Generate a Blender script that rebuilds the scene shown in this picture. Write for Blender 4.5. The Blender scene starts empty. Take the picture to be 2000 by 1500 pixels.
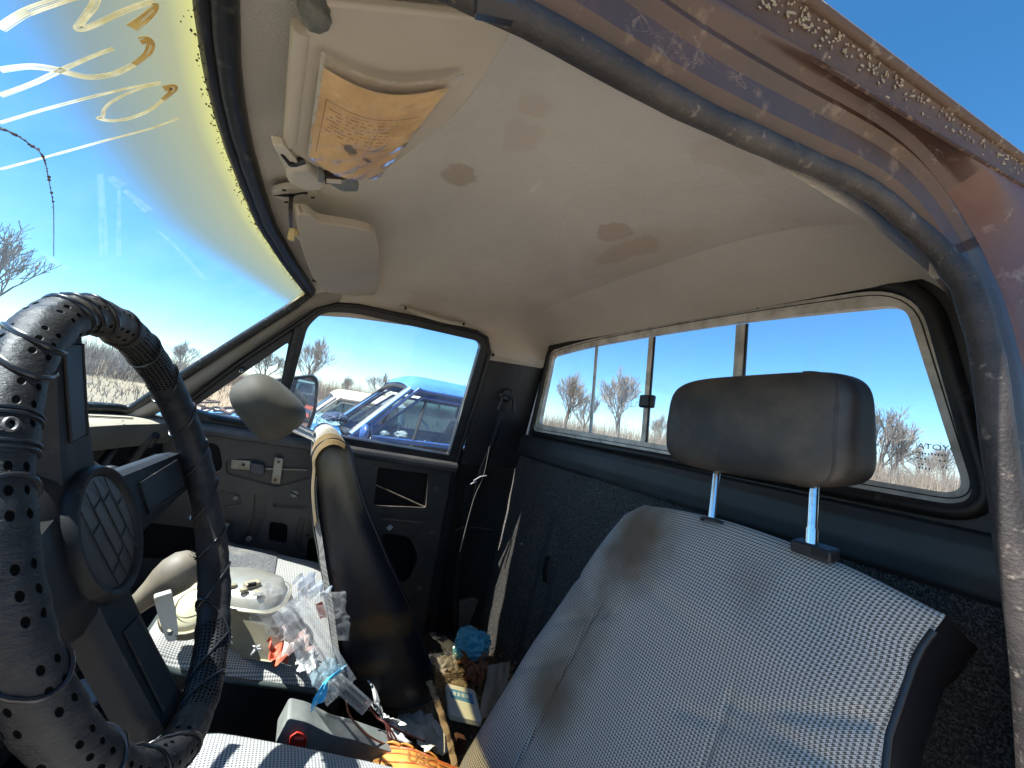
import bpy, bmesh, math, random
from math import sin, cos, pi, radians, sqrt
from mathutils import Vector as V, Matrix, noise
from mathutils.geometry import delaunay_2d_cdt
random.seed(7)
S = bpy.context.scene
COL = S.collection
# ------------------------------------------------------------ camera
CAM = V((-.80, .88, 1.15)); YAW, PIT, ROL, FPX = map(float, (27.5, 5.6, 9.25, 750))
_y, _p, _r = map(radians, (YAW, PIT, ROL))
FW = V((cos(_y)*cos(_p), -sin(_y)*cos(_p), sin(_p)))
_R0 = V((-sin(_y), -cos(_y), 0)); _U0 = _R0.cross(FW)
RT = _R0*cos(_r)+_U0*sin(_r); UP = -_R0*sin(_r)+_U0*cos(_r)
cd = bpy.data.cameras.new('camera'); cam = bpy.data.objects.new('camera', cd); COL.objects.link(cam)
cd.sensor_width = 36; cd.lens = FPX/2000*36; cd.clip_start = .01; cd.clip_end = 3000
m3 = Matrix((RT, UP, -FW)).transposed().to_4x4(); m3.translation = CAM; cam.matrix_world = m3
S.camera = cam
# ------------------------------------------------------------ light
SUN_EL, SUN_AZ = radians(58), radians(9.5)          # azimuth from the truck's nose (+Y) towards its passenger side (+X)
w = bpy.data.worlds.new("World"); S.world = w; w.use_nodes = True
nt = w.node_tree; bg = nt.nodes['Background']; sky = nt.nodes.new('ShaderNodeTexSky')
sky.sky_type = 'NISHITA'; sky.sun_disc = False; sky.sun_elevation = SUN_EL; sky.sun_rotation = SUN_AZ
sky.altitude = 1900; sky.air_density = 1.0; sky.dust_density = .2; sky.ozone_density = 3.0
hs = nt.nodes.new('ShaderNodeHueSaturation'); hs.inputs['Saturation'].default_value = 1.25; nt.links.new(sky.outputs[0], hs.inputs['Color']); nt.links.new(hs.outputs[0], bg.inputs[0]); hs.inputs['Hue'].default_value = .492; bg.inputs[1].default_value = .090
sd = V((sin(SUN_AZ)*cos(SUN_EL), cos(SUN_AZ)*cos(SUN_EL), sin(SUN_EL)))
sl = bpy.data.lights.new('sun', 'SUN'); sl.energy = 5; sl.angle = radians(.53); sl.color = (1, .95, .87)
so = bpy.data.objects.new('sun', sl); COL.objects.link(so); so.rotation_euler = sd.to_track_quat('Z', 'Y').to_euler(); so.location = (0, 6, 12)
S.view_settings.view_transform = 'Standard'; S.view_settings.look = 'None'; S.view_settings.gamma = 1
S.view_settings.exposure = 1.6
S.cycles.use_denoising = True; S.cycles.max_bounces = 10; S.cycles.diffuse_bounces = 6; S.cycles.transparent_max_bounces = 16
S.cycles.sample_clamp_indirect = 6; S.cycles.caustics_reflective = False; S.cycles.caustics_refractive = False

# ------------------------------------------------------------ points on planes of the place
def ray(px, py): return FW*FPX+RT*(px-1000)-UP*(py-750)
def PL(px, py, n, d):
    r = ray(px, py); n = V(n); return CAM+r*((d-n.dot(CAM))/n.dot(r))
def PX(px, py, x): return PL(px, py, (1, 0, 0), x)
def PY(px, py, y): return PL(px, py, (0, 1, 0), y)
def PZ(px, py, z): return PL(px, py, (0, 0, 1), z)
def lerp(a, b, t): return a+(b-a)*t
def pw(x, tab):
    if x <= tab[0][0]: return tab[0][1]
    for (a, b), (c, d) in zip(tab, tab[1:]):
        if x <= c: return b+(d-b)*(x-a)/(c-a)
    return tab[-1][1]
def pwv(x, tab): return V([pw(x, [(t[0], t[1][k]) for t in tab]) for k in range(len(tab[0][1]))])
def cr(pts, n=6, closed=False):
    pts = [V(p) for p in pts]; N = len(pts); out = []
    for i in range(N if closed else N-1):
        g = lambda j: pts[j % N] if closed else pts[max(0, min(N-1, j))]
        p0, p1, p2, p3 = g(i-1), g(i), g(i+1), g(i+2)
        for k in range(n):
            t = k/n
            out.append(.5*((2*p1)+(p2-p0)*t+(2*p0-5*p1+4*p2-p3)*t*t+(3*p1-p0-3*p2+p3)*t**3))
    if not closed: out.append(pts[-1])
    return out
def rpoly(pts, r, n=5):
    out = []; N = len(pts)
    for i in range(N):
        p0, p, p2 = V(pts[i-1]), V(pts[i]), V(pts[(i+1) % N])
        rr = r[i] if isinstance(r, (list, tuple)) else r
        a, b = p0-p, p2-p; l = min(rr, a.length*.48, b.length*.48)
        A, B = p+a.normalized()*l, p+b.normalized()*l
        for k in range(n+1):
            t = k/n; out.append(A*(1-t)**2+p*2*t*(1-t)+B*t*t)
    return out
def inside(p, poly):
    c = False; n = len(poly)
    for i in range(n):
        a, b = poly[i], poly[i-1]
        if (a[1] > p[1]) != (b[1] > p[1]) and p[0] < (b[0]-a[0])*(p[1]-a[1])/(b[1]-a[1])+a[0]: c = not c
    return c

# ------------------------------------------------------------ materials
MATS = {}
def node(nt, t, **k):
    n = nt.nodes.new(t)
    for a, b in k.items():
        if a[0] == '_': setattr(n, a[1:], b)
        else: n.inputs[a.replace('__', ' ')].default_value = b
    return n
def ramp(nt, fac, stops, interp='LINEAR'):
    r = nt.nodes.new('ShaderNodeValToRGB'); e = r.color_ramp.elements; r.color_ramp.interpolation = interp
    while len(e) < len(stops): e.new(.5)
    for q, (p, c) in zip(e, stops): q.position = p; q.color = (*c, 1) if len(c) == 3 else c
    nt.links.new(fac, r.inputs[0]); return r.outputs[0]
def mth(nt, op, a, b=None, c=None):
    n = nt.nodes.new('ShaderNodeMath'); n.operation = op
    for i, x in enumerate((a, b, c)):
        if x is None: continue
        if isinstance(x, (int, float)): n.inputs[i].default_value = x
        else: nt.links.new(x, n.inputs[i])
    return n.outputs[0]
def mixc(nt, f, a, b, mode='MIX'):
    n = nt.nodes.new('ShaderNodeMix'); n.data_type = 'RGBA'; n.blend_type = mode
    for i, x in ((0, f), (6, a), (7, b)):
        if isinstance(x, (int, float)): n.inputs[i].default_value = x
        elif isinstance(x, tuple): n.inputs[i].default_value = (*x, 1)
        else: nt.links.new(x, n.inputs[i])
    return n.outputs[2]
def tex(nt, scale, detail=4, rough=.55, coord='Object', dist=0, stretch=None):
    tc = nt.nodes.new('ShaderNodeTexCoord'); o = tc.outputs[coord]
    if stretch:
        mp = nt.nodes.new('ShaderNodeMapping'); mp.inputs['Scale'].default_value = stretch; nt.links.new(o, mp.inputs[0]); o = mp.outputs[0]
    n = node(nt, 'ShaderNodeTexNoise', Scale=scale, Detail=detail, Roughness=rough, Distortion=dist); nt.links.new(o, n.inputs['Vector'])
    return n.outputs['Fac']
def newmat(name):
    m = bpy.data.materials.new(name); m.use_nodes = True; MATS[name] = m
    return m, m.node_tree, m.node_tree.nodes['Principled BSDF']
def M(name, col, rough=.6, metal=0, var=None, dust=None, bump=None, spec=.5, rvar=0):
    """var=(scale,colour2,lo,hi) second colour in blotches; dust=(scale,colour,lo,hi) finer film of dirt; bump=(scale,strength,dist)"""
    if name in MATS: return MATS[name]
    m, nt, b = newmat(name); c = None
    b.inputs['Roughness'].default_value = rough; b.inputs['Metallic'].default_value = metal; b.inputs['Specular IOR Level'].default_value = spec
    cur = col
    for q in (var, dust):
        if q:
            f = ramp(nt, tex(nt, q[0], 6, .62), [(q[2], (0, 0, 0)), (q[3], (1, 1, 1))]); cur = mixc(nt, f, cur, q[1])
            if q is dust or rvar:
                r = mth(nt, 'MULTIPLY_ADD', f, rvar or .25, rough); nt.links.new(r, b.inputs['Roughness'])
    if isinstance(cur, tuple): b.inputs['Base Color'].default_value = (*cur, 1)
    else: nt.links.new(cur, b.inputs['Base Color'])
    if bump:
        bn = node(nt, 'ShaderNodeBump', Strength=bump[1], Distance=bump[2]); nt.links.new(tex(nt, bump[0], 5), bn.inputs['Height']); nt.links.new(bn.outputs[0], b.inputs['Normal'])
    return m
def glassmat(name, tint=(1, 1, 1), dust=.03, dcol=(.8, .82, .85), scale=9, gl=.10):
    m, nt, b = newmat(name); nt.nodes.remove(b); out = nt.nodes['Material Output']
    tr = node(nt, 'ShaderNodeBsdfTransparent', Color=(*tint, 1)); g = node(nt, 'ShaderNodeBsdfGlossy', Roughness=.03)
    lw = node(nt, 'ShaderNodeLayerWeight', Blend=gl); f = mth(nt, 'MULTIPLY_ADD', lw.outputs['Fresnel'], .55, .02)
    mx = nt.nodes.new('ShaderNodeMixShader'); nt.links.new(f, mx.inputs[0]); nt.links.new(tr.outputs[0], mx.inputs[1]); nt.links.new(g.outputs[0], mx.inputs[2])
    df = node(nt, 'ShaderNodeBsdfDiffuse', Color=(*dcol, 1)); tl = node(nt, 'ShaderNodeBsdfTranslucent', Color=(*dcol, 1))
    d = nt.nodes.new('ShaderNodeMixShader'); d.inputs[0].default_value = .6; nt.links.new(df.outputs[0], d.inputs[1]); nt.links.new(tl.outputs[0], d.inputs[2])
    df2 = ramp(nt, tex(nt, scale, 8, .7), [(.35, (dust*.35,)*3), (.75, (dust*1.9,)*3)])
    m2 = nt.nodes.new('ShaderNodeMixShader'); nt.links.new(df2, m2.inputs[0]); nt.links.new(mx.outputs[0], m2.inputs[1]); nt.links.new(d.outputs[0], m2.inputs[2])
    nt.links.new(m2.outputs[0], out.inputs[0]); return m
def paintmat(name, c, c2):
    m, nt, b = newmat(name); nt.nodes.remove(b); out = nt.nodes['Material Output']; col = mixc(nt, ramp(nt, tex(nt, 60, 5), [(.4, (0, 0, 0)), (.65, (1, 1, 1))]), c, c2)
    a = nt.nodes.new('ShaderNodeBsdfTranslucent'); d = nt.nodes.new('ShaderNodeBsdfDiffuse'); mx = nt.nodes.new('ShaderNodeMixShader'); mx.inputs[0].default_value = .4
    for q in (a, d): nt.links.new(col, q.inputs[0])
    nt.links.new(a.outputs[0], mx.inputs[1]); nt.links.new(d.outputs[0], mx.inputs[2]); nt.links.new(mx.outputs[0], out.inputs[0]); return m

# ------------------------------------------------------------ mesh builder
class MB:
    def __init__(s): s.b = bmesh.new(); s.uv = s.b.loops.layers.uv.new('uv')
    def face(s, pts, uvs=None):
        f = s.b.faces.new([s.b.verts.new(p) for p in pts])
        if uvs:
            for l, u in zip(f.loops, uvs): l[s.uv].uv = u
        return f
    def grid(s, f, nu, nv, uvf=None, cu=False, cv=False):
        P = [[s.b.verts.new(f(i/nu, j/nv)) for j in range(nv+(0 if cv else 1))] for i in range(nu+(0 if cu else 1))]
        for i in range(nu):
            for j in range(nv):
                a, c = (i+1) % len(P), (j+1) % len(P[0])
                try: q = s.b.faces.new((P[i][j], P[a][j], P[a][c], P[i][c]))
                except ValueError: continue
                if uvf:
                    for l, (x, y) in zip(q.loops, ((i, j), (i+1, j), (i+1, j+1), (i, j+1))): l[s.uv].uv = uvf(x/nu, y/nv)
        return s
    def tube(s, path, r, n=8, closed=False, cap=True, flat=1.0, up=None):
        path = [V(p) for p in path]; N = len(path); rings = []; prev = None
        for i, p in enumerate(path):
            t = (path[(i+1) % N]-path[i-1]) if closed else (path[min(i+1, N-1)]-path[max(i-1, 0)])
            t = t.normalized() if t.length > 1e-9 else V((0, 0, 1))
            if up is not None: a = V(up)
            else: a = prev if prev is not None else (V((0, 0, 1)) if abs(t.z) < .9 else V((1, 0, 0)))
            x = (a-t*a.dot(t)).normalized(); prev = x; y = t.cross(x)
            rr = r(i/(max(N-1, 1))) if callable(r) else r
            rings.append([s.b.verts.new(p+x*cos(2*pi*k/n)*rr*flat+y*sin(2*pi*k/n)*rr) for k in range(n)])
        for i in range(N if closed else N-1):
            A, B = rings[i], rings[(i+1) % N]
            for k in range(n): s.b.faces.new((A[k], A[(k+1) % n], B[(k+1) % n], B[k]))
        if cap and not closed: s.b.faces.new(rings[0][::-1]); s.b.faces.new(rings[-1])
        return s
    def box(s, c, size, rot=None):
        m = Matrix.Translation(V(c)) @ (rot.to_4x4() if rot is not None else Matrix()) @ Matrix.Diagonal((*size, 1))
        bmesh.ops.create_cube(s.b, size=1, matrix=m); return s
    def prism(s, pts, vec):
        vec = V(vec); n = len(pts); A = [s.b.verts.new(V(p)) for p in pts]; B = [s.b.verts.new(V(p)+vec) for p in pts]
        s.b.faces.new(A[::-1]); s.b.faces.new(B)
        for i in range(n): s.b.faces.new((A[i], A[(i+1) % n], B[(i+1) % n], B[i]))
        return s
    def ball(s, c, r, rot=None, seg=16):
        m = Matrix.Translation(V(c)) @ (rot.to_4x4() if rot is not None else Matrix()) @ Matrix.Diagonal((*(r if hasattr(r, '__len__') else (r,)*3), 1))
        bmesh.ops.create_uvsphere(s.b, u_segments=seg, v_segments=seg//2+2, radius=1, matrix=m); return s
    def lathe(s, prof, o, ax, n=24):
        ax = V(ax).normalized(); x = (V((0, 0, 1)) if abs(ax.z) < .9 else V((1, 0, 0))).cross(ax).normalized(); y = ax.cross(x); R = []
        for r, h in prof: R.append([s.b.verts.new(V(o)+ax*h+(x*cos(2*pi*k/n)+y*sin(2*pi*k/n))*max(r, 1e-5)) for k in range(n)])
        for A, B in zip(R, R[1:]):
            for k in range(n): s.b.faces.new((A[k], A[(k+1) % n], B[(k+1) % n], B[k]))
        return s
    def holed(s, outer, holes, to3, vec):
        """plate with holes: 2-D outlines, to3 maps a 2-D point to the plate's face, vec is its thickness"""
        vs, es = [], []
        for poly in [outer]+holes:
            k = len(vs); vs += [V((p[0], p[1])) for p in poly]; es += [(k+i, k+(i+1) % len(poly)) for i in range(len(poly))]
        r = delaunay_2d_cdt(vs, es, [], 0, 1e-6); vec = V(vec)
        F = [s.b.verts.new(to3(p)) for p in r[0]]; B = [s.b.verts.new(to3(p)+vec) for p in r[0]]
        for t in r[2]:
            c = sum((r[0][i] for i in t), V((0, 0)))/3
            if inside(c, outer) and not any(inside(c, h) for h in holes):
                s.b.faces.new([F[i] for i in t]); s.b.faces.new([B[i] for i in reversed(t)])
        for poly in [outer]+holes:
            n = len(poly); A = [s.b.verts.new(to3(V((p[0], p[1])))) for p in poly]; C = [s.b.verts.new(to3(V((p[0], p[1])))+vec) for p in poly]
            for i in range(n): s.b.faces.new((A[i], A[(i+1) % n], C[(i+1) % n], C[i]))
        return s
    def build(s, name, mat, parent=None, ang=35, bevel=0, seg=2, sub=0, solid=0, merge=1e-5, jit=0):
        if merge: bmesh.ops.remove_doubles(s.b, verts=s.b.verts, dist=merge)
        bmesh.ops.recalc_face_normals(s.b, faces=s.b.faces)
        me = bpy.data.meshes.new(name); s.b.to_mesh(me); s.b.free(); me.materials.append(mat)
        me.polygons.foreach_set('use_smooth', [ang > 0]*len(me.polygons))
        if 0 < ang < 180: me.set_sharp_from_angle(angle=radians(ang))
        o = bpy.data.objects.new(name, me); COL.objects.link(o)
        if solid: q = o.modifiers.new('thick', 'SOLIDIFY'); q.thickness = solid; q.offset = 0
        if bevel: q = o.modifiers.new('edge', 'BEVEL'); q.width = bevel; q.segments = seg; q.limit_method = 'ANGLE'; q.angle_limit = radians(40)
        if sub: q = o.modifiers.new('smooth', 'SUBSURF'); q.levels = sub; q.render_levels = sub
        if parent is not None:
            o.parent = parent
            if parent.type == 'EMPTY': o.matrix_parent_inverse = Matrix.Translation(-V(parent.location))
        return o
def tag(o, label, cat, group=None, kind=None):
    if label: o['label'] = label
    if cat: o['category'] = cat
    if group: o['group'] = group
    if kind: o['kind'] = kind
    return o
def thing(name, label, cat, loc=(0, 0, 0), group=None):
    o = bpy.data.objects.new(name, None); COL.objects.link(o); o.location = loc; o.empty_display_size = .05
    return tag(o, label, cat, group)
def copy_tree(o, parent=None):
    c = o.copy(); COL.objects.link(c)
    if parent is not None: c.parent = parent; c.matrix_parent_inverse = o.matrix_parent_inverse.copy()
    for ch in list(o.children): copy_tree(ch, c)
    return c
def textmesh(txt, size, to3, bold=0.0, mirror=False):
    cu = bpy.data.curves.new('lettering', 'FONT'); cu.body = txt; cu.size = size; cu.resolution_u = 3; cu.offset = bold; cu.align_x = 'CENTER'; cu.align_y = 'CENTER'
    o = bpy.data.objects.new('lettering', cu); COL.objects.link(o); dg = bpy.context.evaluated_depsgraph_get(); me = bpy.data.meshes.new_from_object(o.evaluated_get(dg))
    b = MB(); vs = [b.b.verts.new(to3((-v.co.x if mirror else v.co.x, v.co.y))) for v in me.vertices]
    for p in me.polygons:
        try: b.b.faces.new([vs[i] for i in p.vertices])
        except ValueError: pass
    bpy.data.objects.remove(o); bpy.data.meshes.remove(me); return b

# ------------------------------------------------------------ special materials
def blot(nt, p, r, soft=.5, sx=(1, 1, 1), nz=.5):
    tc = nt.nodes.new('ShaderNodeTexCoord'); s = nt.nodes.new('ShaderNodeVectorMath'); s.operation = 'SUBTRACT'; s.inputs[1].default_value = p
    nt.links.new(tc.outputs['Object'], s.inputs[0]); q = nt.nodes.new('ShaderNodeVectorMath'); q.operation = 'MULTIPLY'; q.inputs[1].default_value = sx; nt.links.new(s.outputs[0], q.inputs[0])
    l = nt.nodes.new('ShaderNodeVectorMath'); l.operation = 'LENGTH'; nt.links.new(q.outputs[0], l.inputs[0])
    d = mth(nt, 'MULTIPLY_ADD', mth(nt, 'SUBTRACT', tex(nt, 22/(r/.03), 3), .5), r*nz*3.6, l.outputs['Value'])
    n = nt.nodes.new('ShaderNodeMapRange'); n.interpolation_type = 'SMOOTHSTEP'; n.inputs['From Min'].default_value = r; n.inputs['From Max'].default_value = r*(1-soft); nt.links.new(d, n.inputs['Value'])
    return n.outputs[0]
def headliner_mat():
    m, nt, b = newmat('headliner'); c = mixc(nt, ramp(nt, tex(nt, 5, 5), [(.35, (0, 0, 0)), (.7, (1, 1, 1))]), (.655, .61, .54), (.595, .55, .485))
    for (px, py, z, r, col, sx) in ((905, 350, 1.592, .042, (.36, .25, .15), (1, 1, 1)), (1195, 462, 1.60, .05, (.42, .27, .17), (1, 1.2, 1)), (1215, 496, 1.60, .075, (.44, .31, .20), (.7, 1.5, 1)),
                                (1015, 270, 1.595, .05, (.50, .37, .30), (1, 1.3, 1)), (1045, 210, 1.59, .03, (.50, .37, .29), (1, 1, 1)), (1420, 300, 1.58, .05, (.50, .40, .32), (1, .8, 1)), (1240, 500, 1.6, .13, (.50, .40, .31), (.6, 1.2, 1)),
                                (830, 600, 1.5, .07, (.50, .40, .31), (1, .6, 1)), (1040, 600, 1.5, .06, (.50, .40, .31), (1, .8, 1))):
        f = blot(nt, PZ(px, py, z), r, .3, sx); c = mixc(nt, mth(nt, 'MULTIPLY', f, .52 if col[0] < .45 else .30), c, col)
    f = blot(nt, PZ(1038, 384, 1.595), .03, .8, (.75, 3.6, 1)); c = mixc(nt, mth(nt, 'MULTIPLY', f, .8), c, (.78, .74, .64))
    nt.links.new(c, b.inputs['Base Color']); b.inputs['Roughness'].default_value = .75
    v = nt.nodes.new('ShaderNodeTexVoronoi'); v.inputs['Scale'].default_value = 420; tc = nt.nodes.new('ShaderNodeTexCoord'); nt.links.new(tc.outputs['Object'], v.inputs[0])
    h = mth(nt, 'MULTIPLY_ADD', tex(nt, 14, 4), 5, mth(nt, 'MULTIPLY_ADD', tex(nt, 200, 3, .8), 2.0, v.outputs['Distance'])); bn = node(nt, 'ShaderNodeBump', Strength=.5, Distance=.0016); nt.links.new(h, bn.inputs['Height']); nt.links.new(bn.outputs[0], b.inputs['Normal'])
    return m
def fabric_mat(name='houndstooth_cloth', period=.0043, light=(.58, .535, .485), dark=(.072, .064, .060), stains=()):
    m, nt, b = newmat(name); u = nt.nodes.new('ShaderNodeUVMap'); sp = nt.nodes.new('ShaderNodeSeparateXYZ'); nt.links.new(u.outputs[0], sp.inputs[0])
    x = mth(nt, 'DIVIDE', sp.outputs[0], period); y = mth(nt, 'DIVIDE', sp.outputs[1], period)
    a = mth(nt, 'LESS_THAN', mth(nt, 'FRACT', x), .5); c = mth(nt, 'LESS_THAN', mth(nt, 'FRACT', y), .5)
    st = mth(nt, 'LESS_THAN', mth(nt, 'FRACT', mth(nt, 'MULTIPLY', mth(nt, 'ADD', x, y), 2)), .5)
    same = mth(nt, 'COMPARE', a, c, .1); f = nt.nodes.new('ShaderNodeMix'); f.data_type = 'FLOAT'
    nt.links.new(same, f.inputs[0]); nt.links.new(st, f.inputs[2]); nt.links.new(a, f.inputs[3])
    col = mixc(nt, f.outputs[0], light, dark)
    g = ramp(nt, tex(nt, 6, 5), [(.4, (0, 0, 0)), (.75, (1, 1, 1))]); col = mixc(nt, mth(nt, 'MULTIPLY', g, .25), col, (.28, .24, .19))
    for (p, r, sx, k) in stains: col = mixc(nt, mth(nt, 'MULTIPLY', blot(nt, p, r, .8, sx), k), col, (.125, .082, .048))
    nt.links.new(col, b.inputs['Base Color']); b.inputs['Roughness'].default_value = .9; b.inputs['Specular IOR Level'].default_value = .2
    b.inputs['Sheen Weight'].default_value = .15
    bn = node(nt, 'ShaderNodeBump', Strength=.4, Distance=.0008); h = mth(nt, 'MULTIPLY_ADD', tex(nt, 30, 3), 3, f.outputs[0]); nt.links.new(h, bn.inputs['Height']); nt.links.new(bn.outputs[0], b.inputs['Normal'])
    return m
def wrap_mat():
    m, nt, b = newmat('perforated_leather'); u = nt.nodes.new('ShaderNodeUVMap'); sp = nt.nodes.new('ShaderNodeSeparateXYZ'); nt.links.new(u.outputs[0], sp.inputs[0])
    X, Y = sp.outputs[0], sp.outputs[1]      # X: 0..1 round the wheel, Y: 0..1 round the rim
    def dots(nx, ny, r, shift=.5, clus=None):
        x = mth(nt, 'MULTIPLY', X, nx); y = mth(nt, 'MULTIPLY', Y, ny); row = mth(nt, 'MULTIPLY', mth(nt, 'MODULO', mth(nt, 'FLOOR', y), 2.), shift)
        fx = mth(nt, 'SUBTRACT', mth(nt, 'FRACT', mth(nt, 'ADD', x, row)), .5); fy = mth(nt, 'SUBTRACT', mth(nt, 'FRACT', y), .5)
        d = mth(nt, 'SQRT', mth(nt, 'ADD', mth(nt, 'MULTIPLY', fx, fx), mth(nt, 'MULTIPLY', fy, fy)))
        n = nt.nodes.new('ShaderNodeMapRange'); n.interpolation_type = 'SMOOTHSTEP'; n.inputs['From Min'].default_value = r*1.15; n.inputs['From Max'].default_value = r*.8; nt.links.new(d, n.inputs['Value'])
        o = n.outputs[0]
        if clus:
            gx = mth(nt, 'GREATER_THAN', mth(nt, 'FRACT', mth(nt, 'MULTIPLY', x, 1/clus[0])), clus[1]); o = mth(nt, 'MULTIPLY', o, gx)
            gy = mth(nt, 'GREATER_THAN', mth(nt, 'FRACT', mth(nt, 'MULTIPLY', y, 1/clus[2])), clus[3]); o = mth(nt, 'MULTIPLY', o, gy)
        return o
    big = dots(96, 12, .21, 0, (4, .24, 3, .3)); fine = dots(250, 26, .30, .5)
    zone = ramp(nt, X, [(0, (1, 1, 1)), (.20, (1, 1, 1)), (.205, (0, 0, 0)), (.69, (0, 0, 0)), (.695, (1, 1, 1))], 'CONSTANT')
    sw = ramp(nt, mth(nt, 'FRACT', mth(nt, 'ADD', mth(nt, 'MULTIPLY', Y, 1), mth(nt, 'MULTIPLY', X, 2.3))), [(0, (1, 1, 1)), (.62, (1, 1, 1)), (.63, (0, 0, 0))], 'CONSTANT')
    f = nt.nodes.new('ShaderNodeMix'); f.data_type = 'FLOAT'; nt.links.new(zone, f.inputs[0]); nt.links.new(big, f.inputs[2]); nt.links.new(mth(nt, 'MULTIPLY', fine, ramp(nt, X, [(0, (0, 0, 0)), (.125, (1, 1, 1)), (.245, (0, 0, 0)), (.73, (1, 1, 1)), (.83, (0, 0, 0))], 'CONSTANT')), f.inputs[3])
    base = mixc(nt, ramp(nt, tex(nt, 60, 6, .7), [(.4, (0, 0, 0)), (.7, (1, 1, 1))]), (.010, .011, .014), (.026, .025, .024))
    base = mixc(nt, ramp(nt, tex(nt, 9, 5), [(.5, (0, 0, 0)), (.75, (1, 1, 1))]), base, (.06, .045, .034))
    nt.links.new(mixc(nt, f.outputs[0], base, (.004, .004, .004)), b.inputs['Base Color'])
    nt.links.new(mth(nt, 'MULTIPLY_ADD', tex(nt, 35, 4), .35, .30), b.inputs['Roughness'])
    b.inputs['Specular IOR Level'].default_value = .35
    nt.links.new(mth(nt, 'MULTIPLY_ADD', f.outputs[0], -.33, .33), b.inputs['Specular IOR Level'])
    h = mth(nt, 'MULTIPLY_ADD', f.outputs[0], -1.6, mth(nt, 'MULTIPLY', tex(nt, 130, 5, .7, stretch=(1, 1, 2.5)), .8)); bn = node(nt, 'ShaderNodeBump', Strength=.9, Distance=.0014); nt.links.new(h, bn.inputs['Height']); nt.links.new(bn.outputs[0], b.inputs['Normal'])
    return m
def screen_mat():
    m = glassmat('windshield_glass', (.80, .91, .98), .045, (.55, .75, .95), 7, .05); nt = m.node_tree; out = nt.nodes['Material Output']; prev = out.inputs[0].links[0].from_node
    u = nt.nodes.new('ShaderNodeUVMap'); sp = nt.nodes.new('ShaderNodeSeparateXYZ'); nt.links.new(u.outputs[0], sp.inputs[0])
    v = mth(nt, 'MULTIPLY_ADD', mth(nt, 'SUBTRACT', tex(nt, 10, 4), .5), .018, sp.outputs[1])
    col = ramp(nt, v, [(0, (.42, .40, .12)), (.05, (.31, .285, .08)), (.12, (.19, .172, .080)), (.32, (.150, .142, .085)), (.44, (.15, .17, .14))])
    fac = ramp(nt, v, [(0, (.80,)*3), (.06, (.72,)*3), (.16, (.62,)*3), (.33, (.46,)*3), (.46, (0, 0, 0))])
    tl = nt.nodes.new('ShaderNodeBsdfTranslucent'); nt.links.new(col, tl.inputs[0]); df = nt.nodes.new('ShaderNodeBsdfDiffuse'); nt.links.new(col, df.inputs[0])
    a = nt.nodes.new('ShaderNodeMixShader'); a.inputs[0].default_value = .35; nt.links.new(tl.outputs[0], a.inputs[1]); nt.links.new(df.outputs[0], a.inputs[2])
    mx = nt.nodes.new('ShaderNodeMixShader'); nt.links.new(fac, mx.inputs[0]); ytr = nt.nodes.new('ShaderNodeBsdfTransparent'); nt.links.new(ramp(nt, v, [(0, (.85, .80, .33)), (.13, (.74, .67, .40)), (.30, (.72, .68, .50)), (.46, (.9, .95, 1))]), ytr.inputs[0]); pm = nt.nodes.new('ShaderNodeMixShader'); nt.links.new(ramp(nt, v, [(.38, (1, 1, 1)), (.46, (0, 0, 0))]), pm.inputs[0]); nt.links.new(prev.outputs[0], pm.inputs[1]); nt.links.new(ytr.outputs[0], pm.inputs[2])
    nt.links.new(pm.outputs[0], mx.inputs[1]); nt.links.new(a.outputs[0], mx.inputs[2]); nt.links.new(mx.outputs[0], out.inputs[0])
    return m
def carpet_mat():
    m, nt, b = newmat('carpet'); f = tex(nt, 330, 3, .8); g = tex(nt, 25, 4)
    c = ramp(nt, f, [(.35, (.020, .019, .018)), (.5, (.080, .075, .071)), (.66, (.28, .265, .25))]); c = mixc(nt, ramp(nt, g, [(.4, (0, 0, 0)), (.8, (.35,)*3)]), c, (.09, .085, .08))
    nt.links.new(c, b.inputs['Base Color']); b.inputs['Roughness'].default_value = 1; b.inputs['Specular IOR Level'].default_value = .1
    bn = node(nt, 'ShaderNodeBump', Strength=1, Distance=.004); nt.links.new(f, bn.inputs['Height']); nt.links.new(bn.outputs[0], b.inputs['Normal']); return m
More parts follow.
